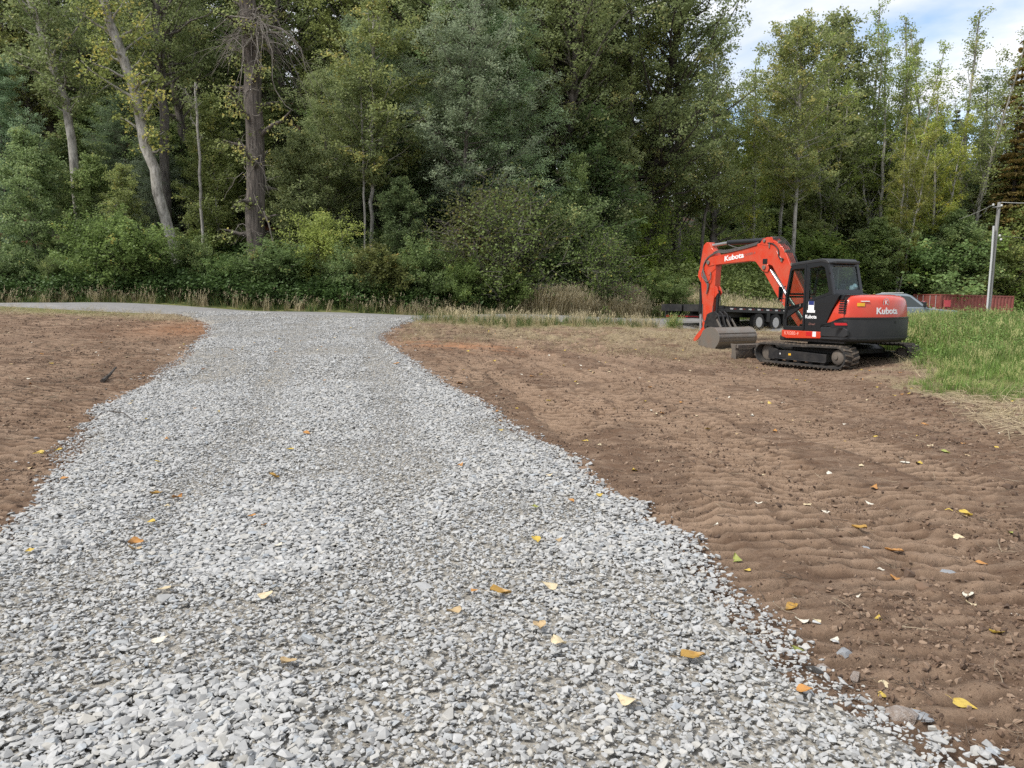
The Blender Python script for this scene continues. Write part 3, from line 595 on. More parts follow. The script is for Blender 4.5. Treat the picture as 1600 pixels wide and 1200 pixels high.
trunk_tree('leaning_cottonwood_tree', 'dark trunk leaning right under the big dense crown left of the sky', [(1008,350,0),(1018,290,0),(1028,240,0),(1046,130,0),(1062,40,0)], 44, .5,.3,'bark_dark', 6, seed=43, hb=.15, nb=110, spread=4.6, shape=tall, per=20, leafs=0.148, ylw=.05)
trunk_tree('leaning_alder_tree', 'short thin pale trunk leaning right above the flatbed trailer', [(1093,378,0),(1100,340,0),(1106,320,0),(1114,296,0)], 46, .2,.12,'bark_grey', 2.5, seed=44, hb=.35, nb=30, spread=1.9, shape=dome, per=13, leafs=0.122, leaf='leaf_yellow', ylw=.1)
trunk_tree('birch_tree', 'slim white trunked birch behind the excavator cab with yellow green crown', [(1238,400,0),(1243,330,0),(1246,270,0),(1249,190,0),(1252,100,0)], 52, .26,.13,'bark_pale', 2.2, seed=45, hb=.26, nb=100, spread=3.4, shape=oval, per=17, leafs=0.140, leaf='leaf_yellow', ylw=.10)
# the big furrowed trunk with a mane of dead twigs
e, c = trunk_tree('furrowed_cottonwood_tree', 'thickest dark furrowed trunk with a mane of bare grey twigs at its top', [(402,432,0),(401,380,0),(400,280,0),(397,170,0),(393,90,0),(388,20,0)], 34.5, .86,.62,'bark_furrow', 7, seed=46, hb=.06, nb=34, spread=1.5, shape=oval, per=6, leafs=0.131, leaf='leaf_yellow', ylw=.25, droop=.2, dens=.75)
rg_ = np.random.default_rng(9); tw = []
for i in range(120):
    u0 = rg_.uniform(382,412); v0 = rg_.choice([rg_.uniform(15,75), rg_.uniform(15,75), rg_.uniform(120,380)]); p = np.array(at(u0, v0, 34.3+rg_.uniform(-.4,.3)))
    top = v0 < 80; a = rg_.uniform(-math.pi, 0) if not top else rg_.uniform(-3.5,.4); L_ = rg_.choice([1.,1.6,2.6])*rg_.uniform(.5,1.1)*(1.15 if math.cos(a) > 0 else .75) if top else rg_.uniform(.4,1.3); s = np.linspace(0,1,8)[:,None]
    d = np.array([math.cos(a), math.sin(a)*.8, 0]); pts = p + d*L_*s + np.array([0,0,1])*(L_*(rg_.uniform(-.1,.6)*s-rg_.uniform(.5,1.6)*s**2)) + np.cumsum(rg_.normal(0,.07,(8,3)),0)
    r_ = rg_.uniform(.010,.024)*(1.3 if top else 1); tw.append((pts - np.array(e.location), r_*(1-.75*s[:,0])))
    for q in range(3):
        k = rg_.integers(2,7); b0 = pts[k]; d2 = d+rg_.normal(0,.7,3); pp = b0+d2*s[:4]/s[3]*L_*.28+np.array([0,0,-1])*L_*.1*(s[:4]/s[3])**2; tw.append((pp-np.array(e.location), r_*.5*(1-.2*np.arange(4))))
for pts_ in ([(418,60),(426,68),(428,95),(424,120),(430,140),(446,165),(458,173)],[(395,60),(380,75),(378,110),(372,160)],[(412,330),(420,350),(428,385),(434,415)],[(400,35),(440,45),(470,75),(478,110)],[(392,30),(360,25),(330,50)]):
    s = np.array([at(u,v,33.9) for u,v in pts_])-np.array(e.location); tw.append((s, np.linspace(.045,.012,len(s))))
V_, F_ = tubes(tw, 4); link('dead_twigs', np_mesh('dead_twigs', V_, F_, True), M['twig'], e)
def P_(*a, **k): return plant(*a, **k)
# individually described crowns
for a in [
 ('willow1', 20, 95, 37, 'gy', 'grey green tree at the far left edge in front of the wood'),
 ('young1', 60, 215, 34.5, 'gy', 'grey green young tree growing low at the left edge of the wood'),
 ('young2', 205, 265, 35, 'ol', 'olive young tree at the foot of the pale leaning trunk'),
 ('young1', 150, 250, 35.5, 'dk', 'dark leafy young tree between the two leaning trunks'),
 ('young2', 345, 160, 37.5, 'ol', 'olive young tree just left of the thick furrowed trunk'),
 ('young1', 470, 215, 36, 'n', 'green young tree just right of the thick furrowed trunk'),
 ('willow2', 520, 120, 38, 'ol', 'olive leafy tree left of the pair of pale stems'),
 ('willow1', 590, 30, 40, 'gy', 'tall grey green willow above the pair of pale stems'),
 ('willow1', 790, 40, 38.5, 'gl', 'palest grey green willow, tallest of the willows right of centre'),
 ('willow2', 690, 130, 41, 'gy', 'grey green willow half behind the slim grey stem'),
 ('aspen2', 640, 130, 44, 'yl', 'yellow leaved young aspen glowing deep between the willows'),
 ('young2', 900, 250, 38, 'gy', 'pale green sapling in front of the forked trunk trio'),
 ('young1', 950, 210, 41, 'n', 'green leafy young tree under the trio of trunks'),
 ('cottonwood1', 985, -60, 44, 'n', 'tall dense green cottonwood in the middle of the wood'),
 ('cottonwood2', 1058, -20, 47, 'n', 'big green cottonwood whose right edge stands against the sky'),
 ('cottonwood2', 1112, 40, 52, 'ol', 'feathery cottonwood topping the edge of the wood beside the sky'),
 ('aspen2', 1176, 102, 55, 'yl', 'yellow green poplar just right of the wood edge under the sky'),
 ('aspen1', 1215, 78, 58, 'ol', 'olive aspen left of and behind the white trunked birch'),
 ('airy', 1285, 58, 60, 'yl', 'yellow green aspen right behind the white trunked birch'),
 ('young2', 1301, 42, 61, 'n', 'narrow spire shaped treetop between the birch and the airy poplar'),
 ('airy', 1352, 12, 64, 'br', 'tallest airy poplar on the right, top fanned out against the sky'),
 ('airy', 1412, 28, 65, 'br', 'airy bright poplar leaning right beside the tallest one'),
 ('airy', 1372, 60, 60, 'yl', 'yellow green poplar filling in under the tallest airy crown'),
 ('airy', 1486, 24, 62, 'ol', 'tall sparse olive poplar with see through crown left of the rusty conifer'),
 ('aspen2', 1452, 140, 58, 'yl', 'yellow green leafy tree below the sparse olive poplar'),
 ('cottonwood2', 1522, 125, 64, 'n', 'green tree squeezed between the sparse poplar and the rusty conifer'),
 ('conifer1', 1572, 55, 60, 'rd', 'tall conifer with rusty brown needles near the right edge'),
 ('conifer1', 1607, 128, 62, 'n', 'green conifer at the right edge in front of the rusty one'),
 ('aspen2', 1400, 175, 56, 'ol', 'olive tree with hanging yellow leaves behind the cab roof'),
 ('young1', 1545, 270, 62, 'ol', 'olive leafy tree behind the utility pole'),
 ('young1', 1592, 255, 60, 'br', 'bright green tree at the right edge behind the wires'),
 ('willow2', 1470, 330, 60, 'gl', 'pale grey green small willow left of the utility pole'),
]: P_(*a)
sh = [
 ('shrub1', 12, 375, 32.5, 'n', 'green shrub at the left edge beside the road'),
 ('shrub3', 85, 390, 33, 'dk', 'dark green shrub below the leftmost leaning trunk'),
 ('shrub1', 165, 335, 33.5, 'br', 'bright green bush at the foot of the pale leaning trunk'),
 ('shrub2', 215, 352, 32.6, 'br', 'bright green spreading bush left of the slender pale stem'),
 ('shrub1', 300, 372, 34, 'n', 'green bush beneath the slender bare pale stem'),
 ('shrub2', 350, 400, 33, 'dk', 'low dark bush touching the left of the furrowed trunk'),
 ('shrub2', 440, 385, 33.2, 'n', 'low green bush touching the right of the furrowed trunk'),
 ('shrub3', 505, 330, 34, 'yl', 'yellow spotted shrub between the furrowed trunk and the stem pair'),
 ('shrub1', 545, 380, 33, 'n', 'rounded green bush left below the pair of pale stems'),
 ('young1', 625, 285, 35.5, 'dd', 'very dark green bushy tree right of the pair of pale stems'),
 ('shrub2', 600, 400, 32.8, 'bn', 'reddish brown low bush below the very dark bushy tree'),
 ('shrub1', 660, 385, 33, 'n', 'green bush left of the large spotted bush near the road end'),
 ('shrub1', 725, 382, 32, 'br', 'large rounded bush with yellow leaves where the grey road ends'),
 ('thicket', 740, 318, 34.5, 'bn', 'brown twiggy thicket under the palest willow'),
 ('thicket', 800, 310, 35.5, 'bn', 'purplish brown bare thicket right below the palest willow'),
 ('thicket', 785, 330, 33.8, 'ol', 'brown thicket with a few olive leaves behind the large rounded bush'),
 ('shrub3', 850, 300, 35, 'gy', 'large blue green shrub below the forked trunk trio'),
 ('shrub3', 885, 315, 34.5, 'gy', 'blue green shrub on the right of its larger twin'),
 ('shrub2', 845, 408, 32.5, 'yl', 'low yellow green bush above the dry roadside grass'),
 ('shrub2', 800, 425, 31.8, 'ol', 'low olive bush at the left end of the dry roadside grass'),
 ('shrub1', 972, 335, 43, 'lt', 'bright lime green shrub above the dry grass'),
 ('thicket', 940, 372, 36, 'ol', 'grey twiggy shrub below the bright lime one'),
 ('thicket', 1022, 322, 44, 'yl', 'feathery yellowish shrub on the slope right of the lime one'),
 ('shrub2', 1000, 420, 35, 'br', 'low bright shrub at the right end of the dry grass'),
 ('shrub1', 1066, 398, 47, 'lt', 'light lime shrub just left of the excavator arm'),
 ('shrub2', 1045, 440, 36, 'ol', 'low olive shrub behind the trailer ramps'),
 ('shrub2', 1085, 392, 50, 'ol', 'olive shrub on the slope above the excavator bucket arm'),
 ('shrub2', 1150, 400, 54, 'lt', 'low lime shrub on the grassy slope seen under the boom'),
 ('shrub1', 1185, 372, 58, 'bn', 'brownish shrub on the slope just above the boom'),
 ('shrub1', 1215, 385, 56, 'n', 'green shrub on the slope behind the bend of the boom'),
]
for a in sh: P_(*a, group=None)
for k_, (u, v, Y, c, lab) in enumerate([(1112,425,56,'lt','pale green low bush on the slope just right of the excavator arm'),(1135,408,60,'yl','yellow green bush in the middle of the view under the boom'),(1162,418,58,'lt','light green weedy bush beneath the lettering of the boom'),(1188,400,61,'yl','yellow green bush on the slope left of the boom cylinder'),
   (1212,412,59,'br','bright green bush seen through the angle of the boom'),(1098,398,62,'yl','yellow leaved low bush on the slope above the arm joint'),(1150,380,64,'bn','brownish bramble high on the slope above the boom'),(1180,368,66,'ol','olive bramble at the top of the slope above the boom'),(1075,372,60,'yl','pale yellow green bush at the top of the clearing'),(1030,345,64,'lt','pale yellowish grass like bush high in the clearing')]):
    P_(['shrub2','shrub1'][k_ % 2], u, v, Y, c, lab, wide=1.5)
# shrubs of the slope behind the machine and beyond the container
rr = random.Random(5)
for i in range(38):
    u = 1232+i*10.5+rr.uniform(-8,8); Y = rr.uniform(56,64) if u > 1240 else rr.uniform(50,58); k = rr.choice(['shrub1','shrub2','shrub3','young1'])
    P_(k, u, rr.uniform(372,425) if k != 'young1' else rr.uniform(330,375), Y, rr.choice(['n','br','ol','dk','gl','yl']), 'leafy shrub in the green thicket between the excavator and the tall trees', 'shrubs of the thicket behind the excavator', wide=1.25)
for i in range(18):
    u = 1195+i*24+rr.uniform(-8,8)
    P_(rr.choice(['young1','young2','willow2']), u, rr.uniform(205,300), rr.uniform(62,68), rr.choice(['n','dk','ol','dk']), 'shaded small tree standing under the tall poplars on the right', 'small trees under the right hand poplars', wide=1.3)
# the wood behind
for i in range(30):
    u = -150+i*37+rr.uniform(-12,12); k = rr.choice(['cottonwood1','cottonwood2','cottonwood1','conifer1'])
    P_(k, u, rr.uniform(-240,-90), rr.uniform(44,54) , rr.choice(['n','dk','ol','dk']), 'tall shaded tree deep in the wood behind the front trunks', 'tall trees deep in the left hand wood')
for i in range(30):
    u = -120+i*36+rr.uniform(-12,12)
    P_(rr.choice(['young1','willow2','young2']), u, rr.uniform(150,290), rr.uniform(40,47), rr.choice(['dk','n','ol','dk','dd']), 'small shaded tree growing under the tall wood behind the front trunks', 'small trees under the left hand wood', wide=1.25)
for i in range(26):
    u = -140+i*48+rr.uniform(-15,15)
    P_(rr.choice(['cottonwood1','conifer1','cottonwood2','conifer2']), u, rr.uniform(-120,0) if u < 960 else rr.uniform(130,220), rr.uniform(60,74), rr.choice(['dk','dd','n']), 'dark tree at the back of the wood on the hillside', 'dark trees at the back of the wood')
for i in range(28):
    u = 1110+i*19+rr.uniform(-8,8)
    P_(rr.choice(['conifer1','conifer2','conifer1','cottonwood1']), u, rr.uniform(150,235), rr.uniform(74,90), rr.choice(['n','dk','dk']), 'dark tree far behind the poplars on the right', 'dark trees behind the right hand poplars')
# shrubs closing the foot of the wood
for i in range(29):
    u = -90+i*33+rr.uniform(-12,12); k = rr.choice(['shrub1','shrub2','shrub3'])
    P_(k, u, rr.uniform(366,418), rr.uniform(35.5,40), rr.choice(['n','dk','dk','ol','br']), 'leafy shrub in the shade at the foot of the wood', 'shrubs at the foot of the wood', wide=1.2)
# tell the members of each group apart by what they stand behind
MARKS = [(0,'the left edge of the view'),(128,'the leftmost leaning trunk'),(245,'the pale leaning trunk'),(313,'the slender bare stem'),(400,'the thick furrowed trunk'),(490,'the yellow spotted shrub'),(575,'the pair of pale stems'),(650,'the yellow leaved aspen'),(724,'the slim grey willow stem'),
         (795,'the palest willow'),(870,'the forked trunk trio'),(975,'the lime green shrub'),(1045,'the trailer ramps'),(1110,'the excavator arm'),(1170,'the raised boom'),(1243,'the white trunked birch'),(1315,'the cab roof'),(1400,'the pickup cabin'),(1470,'the container doors'),(1520,'the middle of the container'),(1556,'the utility pole'),(1598,'the right edge of the view')]
def single_out(group, base):
    T_ = sorted([(800+FPX*o.location.x/o.location.y*.99, o) for o in bpy.data.objects if o.get('group') == group and o.get('category')], key=lambda a: a[0]); seen = {}
    for u, o in T_:
        if u < -25 or u > 1625: continue
        m, ph = min(MARKS, key=lambda k: abs(k[0]-u)); d = u-m; seen.setdefault(ph, []).append((u, o))
    for ph, L_ in seen.items():
        n = len(L_)
        for i, (u, o) in enumerate(L_):
            w = 'behind' if n == 1 else (('left of','right of') if n == 2 else ('left of','straight behind','right of') if n == 3 else ('far left of','just left of','just right of','far right of') if n == 4 else ('far left of','just left of','straight behind','just right of','far right of'))[min(i, 4)]
            o['label'] = base + ' ' + w + ' ' + ph
single_out('tall trees deep in the left hand wood', 'tall shaded tree deep in the wood,')
single_out('small trees under the left hand wood', 'small tree under the tall wood,')
single_out('dark trees at the back of the wood', 'dark tree at the back of the wood,')
single_out('shrubs at the foot of the wood', 'shrub shaded by the wood,')
single_out('shrubs of the thicket behind the excavator', 'thicket shrub')
single_out('small trees under the right hand poplars', 'small tree under the poplars,')
single_out('dark trees behind the right hand poplars', 'distant dark tree beyond the poplars,')
print('objects', len(bpy.data.objects))
# ------------------------------------------------------------------ machine materials
DUST = (.20,.165,.13,1)
M['orange'] = mat('orange paint', (.56,.038,.012,1), .32, coat=.35, noise=(2.6,.30,(.40,.15,.09,1)))
M['orange_boom'] = mat('orange boom paint', (.57,.046,.016,1), .42, coat=.15, noise=(3.6,.42,(.36,.16,.10,1)))
M['charcoal'] = mat('charcoal paint', (.018,.019,.021,1), .5, noise=(3,.12,(.10,.09,.08,1)))
M['black'] = mat('black steel', (.011,.011,.012,1), .55, noise=(4,.25,(.10,.085,.07,1)))
M['cabblack'] = mat('black cab paint', (.009,.010,.012,1), .35, coat=.2)
M['rubber'] = mat('rubber track', (.022,.021,.020,1), .85, noise=(5,.55,(.13,.105,.08,1)), bump=(40,.4,.004))
M['lug'] = mat('muddy track lugs', (.09,.075,.06,1), .92, noise=(9,.85,(.24,.185,.135,1)), bump=(50,.6,.006))
M['steel'] = mat('worn steel', (.22,.20,.175,1), .45, metal=.5, noise=(3,.7,(.20,.14,.10,1)))
M['dirtysteel'] = mat('muddy steel', (.12,.105,.09,1), .65, metal=.3, noise=(5,.7,(.21,.17,.13,1)))
M['chrome'] = mat('chrome rod', (.50,.50,.51,1), .35, metal=.8)
M['white'] = mat('white marking', (.80,.80,.80,1), .5)
M['greymark'] = mat('grey marking', (.24,.12,.10,1), .5)
M['blue'] = mat('blue sticker', (.02,.035,.16,1), .4)
M['yellow'] = mat('yellow sticker', (.75,.42,.03,1), .45)
M['redlens'] = mat('red reflector', (.50,.015,.02,1), .25)
M['seat'] = mat('dark seat cloth', (.02,.02,.022,1), .8)
M['hose'] = mat('hydraulic hose', (.012,.012,.012,1), .55)
M['hosegrey'] = mat('sheathed hose', (.10,.095,.09,1), .6)
M['tyre'] = mat('tyre', (.018,.018,.018,1), .85, noise=(8,.4,(.09,.08,.07,1)))
M['rim'] = mat('white painted rim', (.55,.55,.54,1), .4, noise=(6,.3,(.25,.2,.16,1)))
def glass_mat(name, tint, refl=.12):
    m = bpy.data.materials.new(name); m.use_nodes = True; N = m.node_tree.nodes; L = m.node_tree.links; N.remove(N['Principled BSDF'])
    t = N.new('ShaderNodeBsdfTransparent'); t.inputs[0].default_value = tint; g = N.new('ShaderNodeBsdfGlossy'); g.inputs['Roughness'].default_value = .03; g.inputs[0].default_value = (.9,.95,.95,1)
    f = N.new('ShaderNodeLayerWeight'); f.inputs[0].default_value = .5; pw = N.new('ShaderNodeMath'); pw.operation = 'POWER'; pw.inputs[1].default_value = 4; L.new(f.outputs['Facing'], pw.inputs[0]); mt = N.new('ShaderNodeMath'); mt.operation = 'MULTIPLY_ADD'; mt.inputs[1].default_value = .6; mt.inputs[2].default_value = .025+refl*.3; L.new(pw.outputs[0], mt.inputs[0])
    s = N.new('ShaderNodeMixShader'); L.new(mt.outputs[0], s.inputs[0]); L.new(t.outputs[0], s.inputs[1]); L.new(g.outputs[0], s.inputs[2]); L.new(s.outputs[0], N['Material Output'].inputs[0]); return m
M['glass'] = glass_mat('cab glass', (.82,.88,.85,1), 0); M['carglass'] = glass_mat('tinted car glass', (.10,.12,.12,1), .3)
def text_part(txt, size, name, m, parent, fn, bold=.02, shear=0, sx=1.0):
    """lettering as a thin mesh; fn maps (along, up, out) to the thing's coordinates"""
    cu = bpy.data.curves.new(name, 'FONT'); cu.body = txt; cu.size = size; cu.offset = bold*size; cu.extrude = .002; cu.align_x = 'CENTER'; cu.align_y = 'CENTER'; cu.shear = shear
    o = bpy.data.objects.new('tmp', cu); COL.objects.link(o); bpy.context.view_layer.update()
    me = bpy.data.meshes.new_from_object(o.evaluated_get(bpy.context.evaluated_depsgraph_get())); bpy.data.objects.remove(o)
    for v in me.vertices: v.co = fn(v.co.x*sx, v.co.y, v.co.z)
    me.materials.clear(); return link(name, me, m, parent)
# ------------------------------------------------------------------ excavator (x forward, y left, z up)
EXP = (7.9, 19.1, -.05); EXR = R(116)
ex = empty('excavator', EXP, EXR, 'orange and black crawler excavator parked with its wide bucket on the ground', 'excavator')
def track(y0, y1, nm='track'):
    """rubber belt round the idler and the sprocket"""
    Rr = .275; xa, xb = 1.17, -1.17; z0 = .275; zr = .285
    def loop(r, n=16):
        P = []
        for k in range(n+1): a = -math.pi/2+math.pi*k/n; P.append((xa+r*math.cos(a), z0+r*math.sin(a)*(.93 if a > 0 else 1)))
        P += [(.6, z0+r*.93+.012), (0, z0+r*.93-.004), (-.6, z0+r*.93+.018)]
        for k in range(n+1): a = math.pi/2+math.pi*k/n; P.append((xb+r*math.cos(a), zr+r*math.sin(a)*(1 if a < math.pi else (zr/z0)**1)))
        return P
    A = loop(Rr-.02); B = loop(Rr-.062)
    o = MB().ring(A, B, y0, y1).build(nm, M['rubber'], ex, smooth=True)
    # lugs: slanted blocks in a chevron
    lug = MB(); P = [Vector((x,0,z)) for x, z in A]; P.append(P[0]); seg = [(P[i+1]-P[i]).length for i in range(len(P)-1)]; Lt = sum(seg); n = 50; w = y1-y0
    def pos(s):
        s %= Lt
        for i, l_ in enumerate(seg):
            if s <= l_: t = (P[i+1]-P[i]).normalized(); return P[i]+t*s, t
            s -= l_
        return P[-1], (P[-1]-P[-2]).normalized()
    for k in range(n):
        for sgn in (0, 1):
            ya, yb = (y0+.01, y0+w*.52) if sgn == 0 else (y0+w*.48, y1-.01); off = (k+.5*sgn)*Lt/n; vs = []
            for yy, so in ((ya, 0 if sgn == 0 else .05), (yb, .05 if sgn == 0 else 0)):
                for s_, hgt in ((-.026,0),(-.018,.026),(.018,.026),(.026,0)):
                    p, t = pos(off+so+s_); nn = Vector((t.z,0,-t.x)); q = p+nn*(hgt-.002); vs.append((q.x, yy, q.z))
            lug.add(vs, [(0,1,2,3),(7,6,5,4),(0,4,5,1),(1,5,6,2),(2,6,7,3),(3,7,4,0)])
    lug.build('lugs', M['lug'], o)
    fr = MB(); yo = y1-.09
    fr.prism([(1.02,.12),(1.02,.38),(.86,.40),(.70,.36),(.70,.14),(.86,.10)], y0+.1, yo+.015)       # idler guard
    fr.prism([(.72,.155),(.72,.34),(.35,.36),(-.80,.33),(-.80,.145)], y0+.08, yo)
    fr.box(-.80,.74,yo-.01,yo+.035,.125,.155)
    o2 = fr.build('track_frame', M['black'], o, bevel=.012)
    hub = MB().lathe([(.16,-.05),(.175,-.02),(.175,.0),(.13,.03),(.06,.04)], (-1.12, yo-.01, .285)); hub.lathe([(.05,0),(.05,.06)], (-1.12, yo, .285)); hub.build('sprocket', M['dirtysteel'], o, bevel=.008)
    hub = MB().lathe([(.205,-.14),(.205,0),(.12,.02)], (1.12, y1-.16, .27)); hub.build('idler', M['dirtysteel'], o, bevel=.006)
    for x in (.78,.42,.06,-.30,-.66): MB().lathe([(.06,-.16),(.075,-.14),(.075,-.02),(.06,0)], (x, yo-.03, .12), n=16).build('roller', M['black'], o, smooth=True)
    MB().box(.28,.36,yo,yo+.003,.235,.285).build('sticker', M['yellow'], o); MB().box(.62,.645,yo,yo+.003,.24,.28).build('sticker', M['white'], o)
    return o
track(.65, 1.10); track(-1.50, -1.04)
uc = MB(); uc.prism([(.55,.30),(.55,.50),(-.55,.50),(-.75,.42),(-.75,.30)], -1.06, .66); uc.lathe([(.52,.0),(.52,.12),(.45,.14)], (0,0,.48), 'z', 36)
uc.build('undercarriage', M['black'], ex, bevel=.015)
bl = MB(); bl.prism([(2.16,0),(2.26,.02),(2.20,.2),(2.28,.40),(2.24,.41),(2.13,.24),(2.11,.1)], -1.1, 1.1)
for y in (1.085,-1.1): bl.prism([(2.10,-.01),(2.32,-.02),(2.27,.2),(2.33,.42),(2.12,.41),(2.14,.2)], y, y+.022)
bl.prism([(2.14,.30),(2.14,.40),(2.06,.395),(2.06,.31)], -1.08, 1.08)
b_ = bl.build('dozer_blade', M['dirtysteel'], ex, bevel=.008)
ar = MB()
for y in (-.45,.45): ar.prism([(2.14,.14),(2.14,.30),(.7,.42),(.7,.30)], y-.06, y+.06)
ar.box(1.55,2.14,-.4,.4,.15,.2); ar.build('blade_arm', M['black'], b_, bevel=.01)
# upper structure
TAIL = 1.70; HW = 1.06
def outline(xf, ins, n=26):
    """plan view: starts front left, along the left side, round the tail, to front right"""
    hw = HW-ins; Rt = TAIL-ins; xc = -math.sqrt(Rt*Rt-hw*hw)+.0; P = [(xf, hw), (xf*.5+(xc+.16)*.5, hw)]
    a0 = math.atan2(hw, xc)
    # soften the corner between the side and the tail arc
    P += [(xc+.16, hw), (xc+.07, hw-.006), (xc-.01, hw-.03)]
    for k in range(n+1):
        a = a0+.055+(2*math.pi-2*(a0+.055))*k/n
        P.append((Rt*math.cos(a), Rt*math.sin(a)))
    P += [(xc-.01, -hw+.03), (xc+.07, -hw+.006), (xc+.16, -hw), (xf*.5+(xc+.16)*.5, -hw), (xf, -hw)]
    return P
def loft(levels, name, m, parent, bevel=0):
    """levels: list of lists of 3-D points with equal counts"""
    mb = MB(); n = len(levels[0]); vs = [p for l_ in levels for p in l_]
    fs = [(i*n+k, i*n+(k+1) % n, (i+1)*n+(k+1) % n, (i+1)*n+k) for i in range(len(levels)-1) for k in range(n)]
    fs += [tuple(range(n-1,-1,-1)), tuple(range((len(levels)-1)*n, len(levels)*n))]
    mb.add(vs, fs); return mb.build(name, m, parent, bevel=bevel, smooth=True)
lv = []
for z, xf, ins in ((.98,-.72,.03),(1.16,-.86,.022),(1.3,-.93,.03),(1.45,-1.0,.045),(1.58,-1.07,.07),(1.645,-1.11,.115),(1.69,-1.15,.20),(1.715,-1.2,.36),(1.725,-1.22,.55)):
    lv.append([(x, y, z) for x, y in outline(xf, ins)])
hood = loft(lv, 'engine_hood', M['orange'], ex)
# black counterweight that wraps the tail, its upper edge sweeping up from the side
def ztop(x, y): return 1.05+.16*float(sstep(-.72,-1.30,x))
o1 = outline(-.64, 0); base = []
for z, ins, top in ((.66,.05,0),(.70,.01,0),(.93,.0,0),(.98,.0,0),(1.0,.0,1),(1.0,.0,2)):
    ring_ = []
    for (x, y) in outline(-.64, ins):
        zz = z if not top else (ztop(x,y)-.09 if top == 1 else ztop(x,y))
        ring_.append((x, y, zz))
    base.append(ring_)
cwt = loft(base, 'counterweight', M['charcoal'], ex)
lipr = [[(x, y, ztop(x,y)+dz) for x, y in outline(-.66, ins)] for ins, dz in ((.0,-.035),(-.012,-.03),(-.012,-.004),(.03,.004))]
loft(lipr, 'trim', M['cabblack'], cwt)
def arc(s, r):  # s: distance along the tail from the middle, positive to the machine's left
    a = math.pi - s/TAIL; return r*math.cos(a), r*math.sin(a)
def on_tail(s0, z0, out): return lambda x, y, z: Vector((*arc(s0-x, TAIL+out+z), z0+y))
def on_side(x0, z0, y0): return lambda x, y, z: Vector((x0-x, y0+z, z0+y))
def patch(s0, z0, w, h_, out, name, m, parent, shear=0, n=8, t=.006):
    mb = MB(); f_ = on_tail(s0, z0, out)
    vs = [f_(-w/2+w*i/n+(shear if j else 0)*h_, h_*(j-.5), k) for k in (0, t) for j in (0, 1) for i in range(n+1)]
    q = n+1; fs = []
    for i in range(n): fs += [(i,i+1,q+i+1,q+i), (2*q+i,3*q+i,3*q+i+1,2*q+i+1), (i,2*q+i,2*q+i+1,i+1), (q+i,q+i+1,3*q+i+1,3*q+i)]
    fs += [(0,q,3*q,2*q),(n,2*q+n,3*q+n,q+n)]
    return mb.add(vs, fs).build(name, m, parent)
# recessed band of the counterweight near the corner, its step and reflector
patch(1.20, 1.04, .50, .15, -.012, 'recess', M['cabblack'], cwt, shear=.2)
patch(1.22, 1.06, .26, .055, .004, 'reflector', M['redlens'], cwt, shear=-.5)
patch(-1.28, 1.06, .26, .055, .004, 'reflector', M['redlens'], cwt, shear=.5)
stp = MB(); stp.prism([(-.66,.90),(-.66,.965),(-1.30,.985),(-1.42,.93),(-1.42,.80),(-1.34,.76),(-.66,.76)], HW-.05, HW+.022); stp.build('step', M['charcoal'], cwt, bevel=.012)
rc = MB(); rc.prism([(-.72,.99),(-.86,1.06),(-1.10,1.13),(-1.26,1.15),(-1.30,1.0)], HW-.01, HW+.006); rc.build('recess', M['cabblack'], cwt, bevel=.004)
patch(-.15, 1.10, .05, .05, .004, 'lifting_eye', M['cabblack'], cwt); patch(.75, .73, .20, .07, .004, 'socket', M['cabblack'], cwt)
patch(.2, .745, 2.9, .03, .02, 'lower_lip', M['charcoal'], cwt, n=24)
# decals of the hood
text_part('Kubota', .20, 'lettering', M['white'], hood, on_tail(.10, 1.35, -.026), .03, sx=1.12)
text_part('K', .13, 'emblem', M['white'], hood, on_tail(.14, 1.54, -.048), .02)
em = MB(); n = 28
vs = []; f_ = on_tail(.14, 1.54, -.055)
for rr_ in (.098,.080):
    for k in range(n): vs.append(f_(rr_*math.cos(6.2832*k/n), rr_*math.sin(6.2832*k/n), .003))
em.add(vs, [(k,(k+1)%n,n+(k+1)%n,n+k) for k in range(n)]); em.build('emblem_ring', M['chrome'], hood)
patch(.80, 1.50, .17, .075, -.05, 'sticker', M['yellow'], hood, t=.02, n=3); patch(.70, 1.575, .2, .02, -.055, 'sticker', M['white'], hood, t=.02, n=3)
# vents in the hood's left cheek
vt = MB()
for i in range(6):
    for q in (0, 1):
        z = 1.30+i*.052; x = -1.115-.1*q-.0*i; y = HW-.028-max(0, (z-1.42))*.22
        vt.box(x-.088, x, y-.02, y+.006, z, z+.027)
vt.build('vent', M['cabblack'], hood)
sm = MB(); sm.prism([(-1.262,1.17),(-1.262,1.68),(-1.272,1.68),(-1.272,1.17)], HW-.25, HW-.027); sm.build('seam', M['cabblack'], hood)
# floor and sides under the cab
fl = MB(); fl.prism([(.56,.70),(.56,.86),(-.66,.86),(-.66,.70),(.40,.66)], .08, HW+.005); o = fl.build('side_skirt', M['orange'], ex, bevel=.015)
text_part('KX080-4', .125, 'lettering', mat('pale marking', (.85,.35,.28,1), .4), o, on_side(.24, .785, HW+.008), .0, sx=1.0)
MB().box(-.52,-.42,HW+.004,HW+.009,.735,.855).build('sticker', M['white'], o); MB().box(-.38,-.22,HW+.004,HW+.008,.75,.84).build('sticker', M['redlens'], o)
dk = MB(); dk.box(-1.25,.70,-.98,.98,.60,.72); dk.prism([(.5,.72),(.5,1.15),(.2,1.35),(-1.2,1.35),(-1.2,.72)], -HW+.01, -.02); dk.box(.5,.95,-.42,.05,.62,.98)
dk.build('deck', M['black'], ex, bevel=.02)
rh = MB(); rh.prism([(.42,.9),(.42,1.15),(.10,1.52),(-1.0,1.62),(-1.0,.9)], -HW, -.30); rh.build('side_hood', M['orange'], ex, bevel=.05, seg=3)
